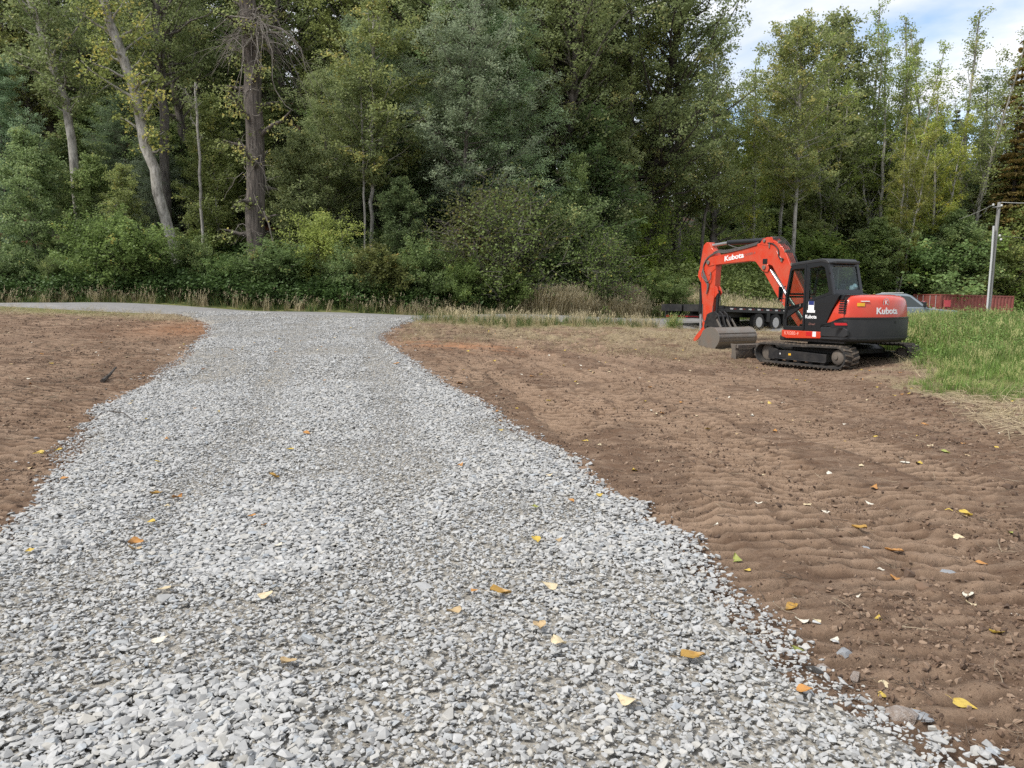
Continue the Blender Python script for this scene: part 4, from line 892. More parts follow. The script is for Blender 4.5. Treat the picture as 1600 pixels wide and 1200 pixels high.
# cab
cab = empty('cab'); cab.parent = ex
Z0 = .86
oL = [(.52,Z0),(.53,1.10),(.49,1.75),(.37,2.36),(.25,2.475),(-.60,2.535),(-.77,2.47),(-.86,2.16),(-.96,1.73),(-.62,Z0)]
y1, y0 = HW, .10
def pane(P, y, name='glass', t=.006): return MB().prism(P, y-t, y).build(name, M['glass'], cab)
def frame_poly(y, t):
    mb = MB()
    # pillars and rails of a side, as strips
    def strip(a, b, w): 
        a, b = Vector(a), Vector(b); d = (b-a).normalized(); nrm = Vector((-d.y, d.x))*w/2
        mb.prism([tuple(a+nrm), tuple(b+nrm), tuple(b-nrm), tuple(a-nrm)], y-t, y)
    return mb, strip
for y, nm in ((y1, 'side_frame'), (y0+.05, 'side_frame')):
    t = .055; mb = MB()
    # door frame, upper light, lower light, rear light: three rings and a solid panel
    mb.ring([(.515,1.10),(.485,1.75),(.365,2.36),(.25,2.475),(-.16,2.50),(-.16,1.50)], [(.44,1.43),(.42,1.75),(.325,2.29),(.24,2.335),(-.095,2.345),(-.095,1.535)], y-t, y)
    mb.ring([(.52,Z0),(.515,1.10),(.44,1.43),(-.095,1.535),(-.16,1.5),(-.16,Z0)], [(.42,.96),(.425,1.12),(.37,1.335),(-.06,1.44),(-.09,1.38),(-.09,.965)], y-t, y)
    mb.ring([(-.161,2.50),(-.60,2.535),(-.77,2.47),(-.86,2.16),(-.96,1.73),(-.80,1.70),(-.161,1.52)], [(-.25,2.34),(-.58,2.385),(-.68,2.35),(-.745,2.14),(-.83,1.79),(-.78,1.765),(-.25,1.61)], y-t, y)
    mb.prism([(-.161,1.52),(-.80,1.70),(-.97,1.73),(-1.15,1.72),(-.93,1.36),(-.78,1.03),(-.66,Z0),(-.161,Z0)], y-t*(1 if y == y1 else .9), y)
    mb.build(nm, M['cabblack'], cab, bevel=.010)
    pane([(.44,1.43),(.42,1.75),(.325,2.29),(.24,2.335),(-.095,2.345),(-.095,1.535)], y-.02)
    pane([(.42,.96),(.425,1.12),(.37,1.335),(-.06,1.44),(-.09,1.38),(-.09,.965)], y-.02)
    pane([(-.25,2.34),(-.58,2.385),(-.68,2.35),(-.745,2.14),(-.83,1.79),(-.78,1.765),(-.25,1.61)], y-.02)
dr = MB(); dr.box(-.150,-.10,y1,y1+.018,Z0+.02,2.44); dr.box(-.155,-.165,y1-.02,y1+.004,Z0,2.46); dr.build('door_pillar', M['cabblack'], cab, bevel=.006)
rail = MB().tube([(.50,y1+.05,1.52),(.545,y1+.06,1.55),(.50,y1+.06,1.9),(.44,y1+.05,1.93)], .014, 8); rail.tube([(-.36,y1+.0,.95),(-.36,y1+.0,1.02)], .01, 6); rail.build('grab_rail', M['cabblack'], cab, smooth=True)
MB().box(-.03,.0,y1,y1+.03,1.44,1.50).build('door_handle', M['steel'], cab, bevel=.006)
# front windscreen, rear window, roof, floor
def cross(P0, P1, y0_, y1_, w, name, m, t=.05, glass=True, bot=0):
    """a framed pane across the cab between two (x, z) points"""
    a, b = Vector(P0), Vector(P1); d = (b-a).normalized(); nn = Vector((-d.y, d.x)); mb = MB()
    def slab(u0, u1, ya, yb, tt, off=0):
        A = a+d*u0; B = a+d*u1; q = [A+nn*(off), B+nn*(off), B+nn*(off-tt), A+nn*(off-tt)]; mb.prism([tuple(v) for v in q], ya, yb)
    L_ = (b-a).length
    slab(0, L_, y0_, y0_+w, t); slab(0, L_, y1_-w, y1_, t); slab(0, w+bot, y0_+w, y1_-w, t*.98); slab(L_-w, L_, y0_+w, y1_-w, t*.98)
    o_ = mb.build(name, m, cab, bevel=.008)
    if glass:
        A = a+d*(w+bot); B = a+d*(L_-w); q = [A-nn*.02, B-nn*.02, B-nn*.026, A-nn*.026]; MB().prism([tuple(v) for v in q], y0_+w, y1_-w).build('glass', M['glass'], cab)
    return o_
cross((.50,.90),(.475,1.70), y0+.001, y1-.056, .05, 'front_frame', M['cabblack'], -.04); cross((.475,1.72),(.355,2.36), y0+.001, y1-.056, .05, 'front_frame', M['cabblack'], -.04)
cross((-.985,1.70),(-.80,2.46), y0-.012, y1-.004, .085, 'rear_frame', M['cabblack'], .06, bot=.06)
rf = MB(); rf.prism([(.38,2.39),(.27,2.485),(.20,2.50),(-.58,2.56),(-.72,2.545),(-.82,2.46),(-.80,2.42),(-.6,2.475),(.2,2.42)], y0-.02, y1+.008)
rf.build('roof', M['charcoal'], cab, bevel=.025, seg=3)
vis = MB(); vis.box(-.895,-.80,y0+.05,y1-.12,2.43,2.50); vis.build('rear_visor', M['charcoal'], cab, bevel=.02)
rp_ = MB(); rp_.prism([(-.99,1.62),(-.97,1.74),(-1.0,1.75),(-1.25,1.72),(-1.2,1.6)], y0-.02, HW-.055); rp_.build('rear_shelf', M['cabblack'], cab, bevel=.01)
wl_ = MB(); wl_.box(-.92,-.88,y0+.02,y1-.06,.87,1.66); wl_.box(-.88,.48,y0+.06,y1-.06,.865,.91); wl_.build('inner_wall', M['black'], cab)
st = MB(); st.box(-.72,-.18,.36,.82,1.16,1.30); st.prism([(-.62,1.28),(-.74,1.28),(-.82,1.78),(-.74,1.80)], .40,.78); st.prism([(-.78,1.82),(-.83,1.81),(-.85,1.97),(-.80,1.98)], .50,.68); st.box(-.62,-.28,.46,.72,.91,1.16)
for y in (.26,.83): st.box(-.70,-.12,y,y+.09,1.30,1.42)
st.build('driver_seat', M['seat'], cab, bevel=.03, seg=3)
cn = MB()
for y in (.30,.875): cn.cyl((-.06,y,1.40),(-.02,y,1.62),.014,8); cn.lathe([(.025,-.04),(.03,0),(.025,.05)],(-.02,y,1.62),'z',10)
cn.box(.25,.36,.18,.30,1.2,1.5); cn.box(.10,.3,.45,.75,.92,1.0); cn.build('controls', M['cabblack'], cab)
pb = MB().lathe([(.04,-.03),(.055,0),(.06,.10),(.04,.14)],(-.80,.28,1.80),'z',12); pb.lathe([(.05,0),(.07,.05),(.03,.12)],(-.82,.20,1.86),'z',10); pb.build('rag_bundle', mat('pale blue cloth', (.35,.5,.62,1), .9, noise=(30,.9,(.8,.85,.9,1))), cab, smooth=True)
MB().box(-.425,-.25,y1,y1+.003,1.33,1.56).build('sticker', M['white'], cab); MB().box(-.42,-.26,y1,y1+.005,1.48,1.575).build('sticker', M['blue'], cab)
MB().box(-.46,-.22,y1,y1+.004,1.30,1.36).build('sticker', M['white'], cab)
text_part('Kubota', .115, 'lettering', M['white'], cab, on_side(-.34, 1.20, y1+.002), .03); text_part('Diesel', .075, 'lettering', M['greymark'], cab, on_side(-.37, 1.03, y1+.002), .0, .3)
for x in (-.05,-.45): pass
ms = MB().tube([(-.84,y1-.02,2.2),(-.86,y1+.05,2.23),(-.86,y1+.05,2.30)],.012,8); ms.build('lamp_bracket', M['cabblack'], cab)
mr = MB().tube([(.50,y1,1.62),(.60,y1+.05,1.66),(.60,y1+.05,1.72)],.012,8); mr.box(.585,.61,y1-.0,y1+.11,1.60,1.92); mr.build('mirror', M['cabblack'], cab, bevel=.006)
# swing bracket, boom, stick
YB = -.20
sb = MB(); sb.prism([(.45,.66),(.95,.70),(1.02,.95),(.90,1.18),(.62,1.25),(.45,1.1)], YB-.2, YB+.2); sb.lathe([(.17,0),(.17,.5)],(.72,YB,.68),'z',24); sb.build('swing_bracket', M['orange_boom'], ex, bevel=.02)
boom_out = [(.62,1.05),(.58,1.24),(.95,1.75),(1.50,2.55),(1.62,2.78),(1.80,3.00),(1.97,3.13),(2.20,3.215),(2.36,3.225),(2.50,3.17),(2.62,3.135),(3.95,2.925),(4.45,2.86),(4.62,2.80),(4.70,2.70),(4.66,2.62),(4.49,2.60),(3.8,2.63),(2.95,2.66),(2.78,2.645),(2.60,2.52),(2.48,2.42),(2.38,2.42),(2.24,2.54),(2.12,2.50),(1.95,2.26),(1.70,1.96),(1.0,1.18),(.80,.98)]
bo = MB(); bo.prism(boom_out, YB-.125, YB+.125); boom = bo.build('boom', M['orange_boom'], ex, bevel=.016)
rb = MB()
for y in (YB-.135, YB+.12):
    rb.prism([(2.70,2.60),(2.46,2.37),(2.28,2.34),(2.22,2.44),(2.32,2.60),(2.5,2.68)], y, y+.015); rb.prism([(2.08,3.13),(2.16,3.27),(2.34,3.28),(2.50,3.24),(2.62,3.10),(2.30,3.05)], y, y+.015); rb.prism([(4.48,2.86),(4.66,2.84),(4.78,2.70),(4.68,2.58),(4.46,2.60)], y, y+.015)
rb.build('reinforcing_plates', M['orange_boom'], boom, bevel=.004)
pn = MB(); 
for x, z, r in ((2.40,2.47,.06),(4.70,2.69,.065),(2.42,3.19,.045),(.80,1.10,.07)): pn.cyl((x,YB-.17,z),(x,YB+.17,z),r,16)
pn.build('pins', M['steel'], boom, bevel=.006)
text_part('Kubota', .20, 'lettering', M['white'], boom, lambda x, y, z: Vector((3.62-x, YB+.1275+z, 2.80+y+x*.10)), .03, sx=1.35)
text_part('KX080-4', .10, 'lettering', M['greymark'], boom, lambda x, y, z: Vector((2.98-x, YB+.1275+z, 2.86+y+x*.10)), .0, sx=1.15)
text_part('KX', .22, 'lettering', M['white'], boom, lambda x, y, z: Vector((1.86-x*.6+y*.5, YB+.1275+z, 2.74+y*.75-x*.7)), .035)
bc = MB(); bc.cyl((.98,YB+.0,1.0),(1.60,YB,1.66),.075,18); o = bc.build('boom_cylinder', M['cabblack'], ex, smooth=True); MB().cyl((1.58,YB,1.63),(2.36,YB,2.45),.048,16).build('rod', M['chrome'], o, smooth=True)
# the boom cylinder lies in front of the boom: orange guard plate on it
MB().prism([(1.10,.86),(1.0,.92),(1.72,1.74),(2.30,2.44),(2.42,2.46),(2.47,2.38),(1.90,1.66)], YB+.06, YB+.10).build('cylinder_guard', M['orange_boom'], o)
lpv = [(2.45,3.20),(3.88,3.235)]
sc_ = MB(); sc_.cyl((2.46,YB,3.205),(3.95,YB,3.235),.078,18); sc_.cyl((3.88,YB,3.232),(4.0,YB,3.236),.082,18); sc_.cyl((2.42,YB-.07,3.20),(2.42,YB+.07,3.20),.09,16); o = sc_.build('stick_cylinder', M['cabblack'], ex, smooth=True)
MB().cyl((3.98,YB,3.235),(4.80,YB,3.19),.048,16).build('rod', M['chrome'], o, smooth=True)
stick_out = [(4.72,3.28),(4.86,3.30),(4.98,3.22),(5.03,3.05),(5.08,2.80),(5.20,2.30),(5.13,2.24),(5.05,2.10),(4.98,1.50),(4.93,.72),(4.86,.56),(4.76,.55),(4.66,.66),(4.52,1.2),(4.44,1.72),(4.42,1.98),(4.40,2.5),(4.42,2.9),(4.50,3.02),(4.62,3.14)]
sk = MB(); sk.prism([(5.02-(5.02-x)*1.0, z) for x, z in stick_out], YB-.105, YB+.105); stick = sk.build('stick', M['orange_boom'], ex, bevel=.014)
sr = MB()
for y in (YB-.118, YB+.105): sr.prism([(4.40,2.50),(4.42,2.90),(4.62,3.02),(4.9,2.9),(4.9,2.45),(4.7,2.30)], y, y+.013); sr.prism([(5.05,2.10),(5.20,2.30),(5.16,2.46),(5.0,2.4)], y, y+.013)
for y in (YB-.09,YB+.05): sr.prism([(4.44,2.0),(4.36,1.93),(4.30,1.78),(4.44,1.62)], y, y+.04)
sr.build('reinforcing_plates', M['orange_boom'], stick, bevel=.004)
bk = MB(); bk.cyl((5.12,YB,2.22),(5.16,YB,1.15),.065,18); o = bk.build('bucket_cylinder', M['cabblack'], ex, smooth=True); MB().cyl((5.16,YB,1.16),(5.14,YB,.62),.036,14).build('rod', M['chrome'], o, smooth=True)
lk = MB()
for y in (YB-.14,YB+.10): lk.prism([(4.80,.80),(4.90,.74),(5.22,.45),(5.36,.30),(5.30,.24),(5.10,.36),(4.74,.70)], y, y+.04)
o = lk.build('bucket_link', M['orange_boom'], ex, bevel=.01)
pipe = MB().cyl((4.36,YB+.02,1.86),(4.40,YB+.02,1.05),.055,14); pipe.tube([(4.36,YB,1.85),(4.28,YB,1.6),(4.30,YB,1.1),(4.42,YB,.9)],.012,8); pipe.build('thumb_cylinder', M['cabblack'], ex, smooth=True)
hs = MB()
def hose(mb, pts, r=.014): 
    P = [Vector(p) for p in pts]; Q = []
    for i in range(len(P)-1):
        p0, p1, p2, p3 = P[max(i-1,0)], P[i], P[i+1], P[min(i+2,len(P)-1)]
        for k in range(6):
            t = k/6; Q.append(.5*((2*p1)+(p2-p0)*t+(2*p0-5*p1+4*p2-p3)*t*t+(3*p1-p0-3*p2+p3)*t**3))
    Q.append(P[-1]); mb.tube(Q, r, 8)
yh = YB+.145
for j, dz in enumerate((0,.035,.07)):
    hose(hs, [(2.7,yh-.03*j,3.10+dz),(3.3,yh-.03*j,3.01+dz),(3.95,yh-.03*j,2.945+dz),(4.35,yh-.02*j,2.95+dz),(4.75,yh-.02*j,2.80+dz),(4.93,yh,2.52+dz*.5),(4.86-.05*j,yh,2.2),(4.72-.03*j,yh,2.02),(4.74,yh,1.75)], .014)
hose(hs, [(4.93,yh,2.5),(4.95,yh+.02,2.3),(4.7,yh+.03,2.12),(4.56,yh+.02,2.2),(4.58,yh,2.4)], .014)
hose(hs, [(3.9,YB+.09,3.17),(3.6,YB+.10,3.08),(3.2,YB+.1,3.02),(2.9,YB+.1,3.09),(2.6,YB+.1,3.14)], .012)
hose(hs, [(4.94,YB+.12,1.45),(4.9,YB+.13,1.0),(4.7,YB+.13,.93),(4.5,YB+.13,1.05),(4.46,YB+.12,1.4)], .011)
hs.build('hoses', M['hosegrey'], boom, smooth=True)
h2 = MB()
for j in range(5):
    dy = YB+.10-.05*j
    hose(h2, [(2.30-.02*j,dy,3.24),(2.08,dy,3.20+.02*j),(1.86,dy,3.08+.02*j),(1.60,dy,2.80+.015*j),(1.40,dy,2.48),(1.15,dy,2.10),(.85,dy,1.70)], .011)
hose(h2, [(2.3,YB+.14,3.12),(2.08,YB+.15,3.08),(1.9,YB+.15,2.92),(1.86,YB+.15,2.72),(1.7,YB+.15,2.66)], .016)
h2.build('hose_bundle', M['hose'], boom, smooth=True)
cl = MB()
for x, z in ((2.2,3.235),(1.93,3.11),(1.68,2.86),(1.45,2.50)): cl.box(x-.02,x+.02,YB-.13,YB+.13,z-.02,z+.055)
cl.box(2.22,2.26,YB+.12,YB+.15,2.98,3.14); cl.box(1.74,1.80,YB+.12,YB+.16,2.60,2.70); cl.build('hose_clamps', M['steel'], boom, bevel=.004)
bp_ = MB(); bp_.box(2.30,2.46,YB+.125,YB+.15,2.56,2.70); bp_.build('work_light', M['cabblack'], boom, bevel=.01)
# bucket: a wide ditching bucket resting on its cutting edge
BY0, BY1 = -.92, .50
prof = [(4.34,.42),(4.20,.66),(4.02,.755),(3.84,.785),(3.68,.76),(3.56,.68),(3.49,.56),(3.48,.44),(3.53,.34),(3.80,.02),(3.86,-.04)]
inner = [(x+.02*(1 if x < 4.0 else 0), z-.02) for x, z in prof]
bu = MB(); bu.ring(prof, [(4.32,.40),(4.19,.635),(4.015,.73),(3.84,.758),(3.69,.735),(3.58,.66),(3.515,.55),(3.505,.445),(3.555,.35),(3.82,.03),(3.875,-.03)], BY0+.02, BY1-.02)
bucket = bu.build('bucket', M['steel'], ex, smooth=True)
side = [(4.34,.42),(4.30,.12),(4.20,-.03),(3.87,-.06),(3.52,.33),(3.465,.44),(3.475,.57),(3.55,.69),(3.68,.775),(3.84,.80),(4.03,.77),(4.20,.68)]
for y in (BY0, BY1-.02): MB().prism(side, y, y+.022).build('side_plate', M['steel'], bucket, bevel=.004)
bs = MB(); bs.prism([(4.36,.44),(4.40,.12),(4.26,-.05),(4.20,-.03),(4.30,.12),(4.30,.42)], BY0-.012, BY1+.012); bs.box(3.80,3.93,BY0,BY1,-.07,-.045); bs.build('cutting_edge', M['dirtysteel'], bucket, bevel=.006)
wr = MB()
for z_, x_ in ((.50,3.483),(.40,3.50),(.62,3.52)): wr.box(x_-.012,x_+.01,BY0+.02,BY1-.02,z_-.012,z_+.012)
wr.build('wear_strips', M['dirtysteel'], bucket)
hb_ = MB()
for y in (YB-.19, YB-.02, YB+.15): hb_.prism([(4.70,.62),(4.78,.78),(4.66,1.14),(4.52,1.20),(4.30,1.24),(4.16,1.16),(4.0,.78),(4.02,.74),(4.5,.70)], y, y+.035)
hb_.prism([(4.62,.70),(4.70,.90),(4.58,1.12),(4.50,1.10),(4.54,.74)], YB-.19, YB+.18); hb_.box(4.05,4.6,YB-.15,YB+.15,.78,.84)
for x, z in ((4.62,.80),(4.22,1.08)): hb_.cyl((x,YB-.22,z),(x,YB+.22,z),.05,14)
for y in (YB-.30, YB-.46): hb_.prism([(4.2,.7),(4.32,1.06),(4.40,1.1),(4.36,.9),(4.1,.72)], y, y+.03)
hb_.build('quick_hitch', M['black'], ex, bevel=.008)
sp = MB()
for y in (YB-.35, YB-.15, YB+.22): sp.prism([(3.98,.74),(4.16,.98),(4.14,1.02),(3.92,.77)], y, y+.02)
sp.build('hitch_springs', M['steel'], bucket)

# ------------------------------------------------------------------ flatbed trailer
def place(px, Y, dz=0):
    x = ray(px, 500)[0]*Y; return (x, Y, float(H(x, Y))+dz)
M['trailerblack'] = mat('black trailer paint', (.012,.012,.013,1), .5, noise=(3,.3,(.09,.08,.07,1)))
A = at(1033, 476, 33.6); TA = R(-47)       # tail's left corner, heading along +x of the trailer (away to the right)
TR = R(36)
tl = empty('flatbed_trailer', (A[0], A[1], 0), TR, 'black flatbed trailer with white rimmed wheels behind the excavator bucket', 'trailer')
ZD = A[2]; gz = .22
# x runs from the tail towards the front, y from the near (right hand in view) side at -2.5 to 0
def tb(mb, *a): return mb.box(*a)
SL = -.040                                  # the deck drops slightly to the front with the ground
tl.location = (A[0], A[1], ZD); tl.rotation_euler = Euler((0, R(2.0), TR), 'XYZ')
dk_ = MB(); dk_.box(1.2,9.5,-2.5,0,-.10,0); 
for k in range(16): dk_.box(1.3+.5*k,1.38+.5*k,-2.46,-.04,-.22,-.10)
dk_.box(1.2,9.5,-2.5,-2.42,-.24,-.0); dk_.box(1.2,9.5,-.08,0,-.24,0); dk_.box(1.2,9.5,-1.9,-1.75,-.46,-.10); dk_.box(1.2,9.5,-.75,-.6,-.46,-.10)
deck = dk_.build('deck', M['trailerblack'], tl)
rf_ = MB(); wf_ = MB()
for k in range(11):
    x0 = 1.5+.62*k; (wf_).box(x0,x0+.20,-2.507,-2.5,-.13,-.075); rf_.box(x0+.22,x0+.40,-2.507,-2.5,-.13,-.075)
wf_.build('reflective_tape', mat('white tape', (.7,.7,.7,1), .4), tl); rf_.build('reflective_tape', mat('dark red tape', (.14,.01,.012,1), .4), tl)
# tail with two folded ramps, bumper and lamps
for y0_ in (-2.45,-1.2):
    rm = MB(); rm.box(.0,1.2,y0_,y0_+.1,-.16,0.02); rm.box(.0,1.2,y0_+1.05,y0_+1.15,-.16,0.02)
    for k in range(7): rm.box(.02+.18*k,.10+.18*k,y0_+.1,y0_+1.05,-.10,.0)
    rm.box(-.03,.03,y0_,y0_+1.15,-.26,.03); rm.build('ramp', M['trailerblack'], tl, bevel=.005)
bmp = MB(); bmp.box(.25,.45,-2.5,0,-.55,-.40); bmp.box(.30,.42,-2.4,-2.3,-.45,-.1); bmp.box(.30,.42,-.2,-.1,-.45,-.1); bmp.box(.26,1.25,-2.5,-2.42,-.42,-.14); bmp.box(.26,1.25,-.08,0,-.42,-.14); bmp.build('bumper', M['trailerblack'], tl, bevel=.008)
for y in (-2.34,-2.12,-.42,-.20): MB().box(.225,.25,y-.085,y+.085,-.53,-.43).build('tail_light', M['redlens'], tl, bevel=.006)
MB().box(.235,.25,-1.9,-.65,-.50,-.45).build('reflector_strip', mat('red tape', (.30,.01,.012,1), .4), tl)
def wheel_parts(parent, c, r, w, side, tyre=M['tyre'], rim=M['rim'], dish=.06):
    t = MB(); t.lathe([(r*.56,-w/2),(r*.90,-w/2),(r,-w/2+.03),(r,w/2-.03),(r*.90,w/2),(r*.56,w/2)], c, 'y', 32, False); o = t.build('wheel', tyre, parent, smooth=True)
    m_ = MB(); s = side; prof = [(r*.57,w/2*s),(r*.54,(w/2-.01)*s),(r*.50,(w/2-.02)*s),(r*.46,(w/2-dish*1.6)*s),(r*.28,(w/2-dish*1.8)*s),(r*.22,(w/2-dish)*s),(r*.10,(w/2-dish*.6)*s)]
    m_.lathe(prof, c, 'y', 28); m_.build('rim', rim, o, smooth=True); return o
for x in (3.55,4.75):
    for y, s in ((-2.36,-1),(-.14,1)): wheel_parts(tl, (x,y,-.64), .40, .24, s, dish=.07)
fd = MB(); fd.box(4.03,4.27,-2.5,-2.2,-.62,-.22); fd.box(5.3,5.36,-2.45,-2.1,-.7,-.2); fd.build('mudflap', M['trailerblack'], tl)
MB().prism([(4.0,-.62),(4.3,-.62),(4.22,-.38),(4.08,-.38)],-2.3,-2.28).build('spring_hanger', M['rim'], tl)
ng = MB(); ng.prism([(9.5,0),(9.5,-.4),(11.6,-.5),(11.6,-.3),(9.9,0)], -1.9,-.6); ng.build('drawbar', M['trailerblack'], tl)
# ------------------------------------------------------------------ pickup truck (x to its front)
M['carpaint'] = mat('silver blue car paint', (.20,.235,.26,1), .28, metal=.3, coat=.6)
M['roofpaint'] = M['carpaint']
px, py = ray(1402, 480)[0]*36.5, 36.5
pk = empty('pickup_truck', (px, py, 1.65+36.5*ray(1400, 458)[1]-1.90), R(-24), 'silver blue pickup truck half hidden behind the excavator and the grass', 'pickup truck')
by = .95
body = MB(); body.prism([(2.75,.45),(2.80,.75),(2.72,1.02),(2.5,1.10),(1.35,1.20),(1.1,1.24),(-1.15,1.26),(-1.2,1.20),(-2.85,1.22),(-2.9,.55),(-2.2,.42),(2.3,.38)], -by, by)
body.build('body', M['carpaint'], pk, bevel=.06, seg=3)
gh = [(1.25,1.20),(.50,1.80),(.30,1.87),(-.75,1.90),(-1.0,1.84),(-1.20,1.22)]
cb = MB(); vs = [(x, s*(by-.04 if z < 1.4 else by-.18), z) for s in (-1,1) for x, z in gh]; n = len(gh)
cb.add(vs, [tuple(range(n)), tuple(range(2*n-1,n-1,-1))]+[(i,n+i,n+(i+1)%n,(i+1)%n) for i in range(n)]); cb.build('cabin', M['carpaint'], pk, bevel=.04, seg=3)
for s in (-1,1):
    def yy(z): return s*(by-.04-(z-1.20)*.235+.012)
    for P in ([(1.02,1.27),(.46,1.74),(.10,1.78),(.08,1.27)], [(.0,1.27),(.02,1.78),(-.70,1.80),(-.86,1.72),(-.98,1.27)]):
        mb = MB(); q = len(P); mb.add([(x,yy(z),z) for x,z in P]+[(x,yy(z)-s*.02,z) for x,z in P], [tuple(range(q)), tuple(range(2*q-1,q-1,-1))]+[(i,q+i,q+(i+1)%q,(i+1)%q) for i in range(q)]); mb.build('window', M['cabblack'] if False else mat('dark glass', (.02,.03,.03,1), .06, spec=.8), pk)
    MB().box(1.0,1.14,s*(by)-.02,s*(by+.20),1.26,1.50).build('mirror', M['cabblack'], pk, bevel=.03)
    MB().box(-.25,-.05,s*by-.01,s*(by+.012),1.06,1.10).build('door_handle', M['cabblack'], pk, bevel=.004)
    for x in (1.85,-1.85): wheel_parts(pk, (x, s*(by-.14), .40), .40, .26, s, rim=M['steel'])
MB().prism([(1.20,1.235),(.52,1.775),(.56,1.79),(1.25,1.245)],-.74,.74).build('windscreen', mat('windscreen glass', (.03,.04,.04,1), .05, spec=.8), pk)
for y in (-.72,.72): MB().box(2.74,2.82,y-.2,y+.2,.80,.98).build('headlight', mat('headlight', (.6,.6,.6,1), .1), pk, bevel=.02)
rk = MB(); rk.box(-.7,.2,-.74,-.70,1.905,1.93); rk.box(-.7,.2,.70,.74,1.905,1.93); rk.build('roof_rail', M['rim'], pk)
# ------------------------------------------------------------------ shipping container
M['container'] = mat('faded red container paint', (.25,.062,.052,1), .6, noise=(1.4,.5,(.33,.15,.12,1)))
A = at(1469, 459.5, 52.0); hx, hy = 6.06, 2.44
CA = R(14)
ct = empty('shipping_container', (A[0], A[1], A[2]-2.59), 0, 'faded red corrugated shipping container behind the tall grass', 'container')
ct.rotation_euler = Euler((0, R(1.2), CA), 'XYZ')
def corr(mb, a, b, z0, z1, depth, pitch, nrm):
    a, b = Vector(a), Vector(b); L_ = (b-a).length; n = int(L_/pitch); P = []
    for i in range(n):
        for u, d in ((0,0),(.25,0),(.38,1),(.75,1),(.88,0)): P.append(a+(b-a)*((i+u)/n)+Vector(nrm)*(-d*depth))
    P.append(b); vs = [(p.x,p.y,z0) for p in P]+[(p.x,p.y,z1) for p in P]; m = len(P); mb.add(vs, [(i,i+1,m+i+1,m+i) for i in range(m-1)])
cs = MB(); corr(cs,(0.08,-.01,0),(6.0,-.01,0),.12,2.5,.045,.28,(0,-1,0)); corr(cs,(0.08,2.45,0),(6.0,2.45,0),.12,2.5,-.045,.28,(0,-1,0)); cs.build('corrugated_sides', M['container'], ct)
cf = MB()
for x in (0,5.98): 
    for y in (-.02,2.38): cf.box(x,x+.1,y,y+.1,0,2.59)
for z in (0,2.5):
    cf.box(.1,5.98,-.02,.06,z+.005,z+.085); cf.box(.1,5.98,2.40,2.47,z+.005,z+.085); cf.box(0.005,.095,.08,2.38,z+.004,z+.086); cf.box(5.985,6.075,.08,2.38,z+.004,z+.086)
cf.box(.1,5.98,.06,2.4,2.56,2.575); cf.build('frame', M['container'], ct, bevel=.006)
for y0_ in (.09,1.23): 
    d = MB(); d.box(.03,.06,y0_,y0_+1.12,.10,2.49); d.box(.012,.03,y0_+.05,y0_+1.07,.9,.96); d.box(.012,.03,y0_+.05,y0_+1.07,1.7,1.76); o = d.build('door', M['container'], ct, bevel=.004)
    rr_ = MB()
    for yy_ in (y0_+.3,y0_+.82): rr_.cyl((-.01,yy_,.06),(-.01,yy_,2.52),.022,8)
    rr_.build('locking_rod', mat('dull galvanised', (.42,.38,.37,1), .5), o)
MB().box(-.004,.012,1.35,1.75,1.45,2.1).build('placard', mat('pink placard', (.75,.25,.30,1), .6), ct)
MB().box(.25,.78,-.085,-.065,1.75,2.2).build('placard', mat('red placard', (.62,.08,.10,1), .6), ct)
dd_ = MB(); dd_.box(.006,.012,.35,.95,1.62,1.68); dd_.box(.006,.012,.45,.8,1.48,1.53); dd_.build('marking', M['white'], ct)
# ------------------------------------------------------------------ utility pole with its service wires
B = at(1543, 488, 46); T = at(1561.5, 316, 46); zb = float(H(B[0], B[1]))
up_e = empty('utility_pole', (B[0], B[1], min(zb, B[2])-.1), 0, 'leaning grey wooden utility pole carrying wires at the right edge', 'utility pole')
def rel(p): return (p[0]-up_e.location.x, p[1]-up_e.location.y, p[2]-up_e.location.z)
M['polewood'] = bark_mat('weathered pole wood', (.17,.165,.16,1), (.34,.33,.32,1), (14,14,.6), .4, .01)
MB().tube([(0,0,-.3), rel(at(1552,402,46)), rel(T)], [.14,.115,.09], 14).build('pole', M['polewood'], up_e, smooth=True)
MB().tube([rel(at(1542,486,45.8)), rel(at(1546,440,45.8)), rel(at(1549.5,400,45.8)), rel(at(1552.5,353,45.8))], .055, 10).build('conduit', mat('pale conduit', (.50,.51,.51,1), .6), up_e, smooth=True)
cx = MB(); a, b = rel(at(1551,324,45.9)), rel(at(1566,323,45.9)); cx.tube([a,b], .035, 8); o = cx.build('crossarm', M['polewood'], up_e)
for u, v in ((1552,320),(1565,321),(1562,368),(1564,374)):
    p = rel(at(u,v,45.8)); MB().lathe([(.03,-.06),(.07,-.03),(.05,0),(.07,.03),(.03,.06)], p, 'z', 12).build('insulator', mat('pale insulator', (.7,.7,.68,1), .3), up_e, smooth=True)
def wire(pts, name, label, r=.018):
    mb = MB(); P = [at(*p) for p in pts]; a = Vector(P[0]); c = Vector(P[-1]); Q = []
    for k in range(17): t = k/16; q = a.lerp(c, t); q.z -= (c-a).length*.012*4*t*(1-t); Q.append(q)
    mb.tube(Q, r, 6); o = mb.build(name, M['hosegrey'] if r < .02 else mat('pale cable', (.45,.45,.44,1), .6), None); tag(o, label, 'wire', 'wires running from the utility pole'); return o
wire([(1552,320,46),(1510,330,60),(1440,352,75)], 'overhead_wire', 'thin pale wire running left from the top of the utility pole', .02)
wire([(1565,316,46),(1680,312,38)], 'overhead_wire', 'upper wire running right from the top of the utility pole', .02)
wire([(1562,368,46),(1680,372,38)], 'overhead_wire', 'lower wire running right from the middle of the utility pole', .016)
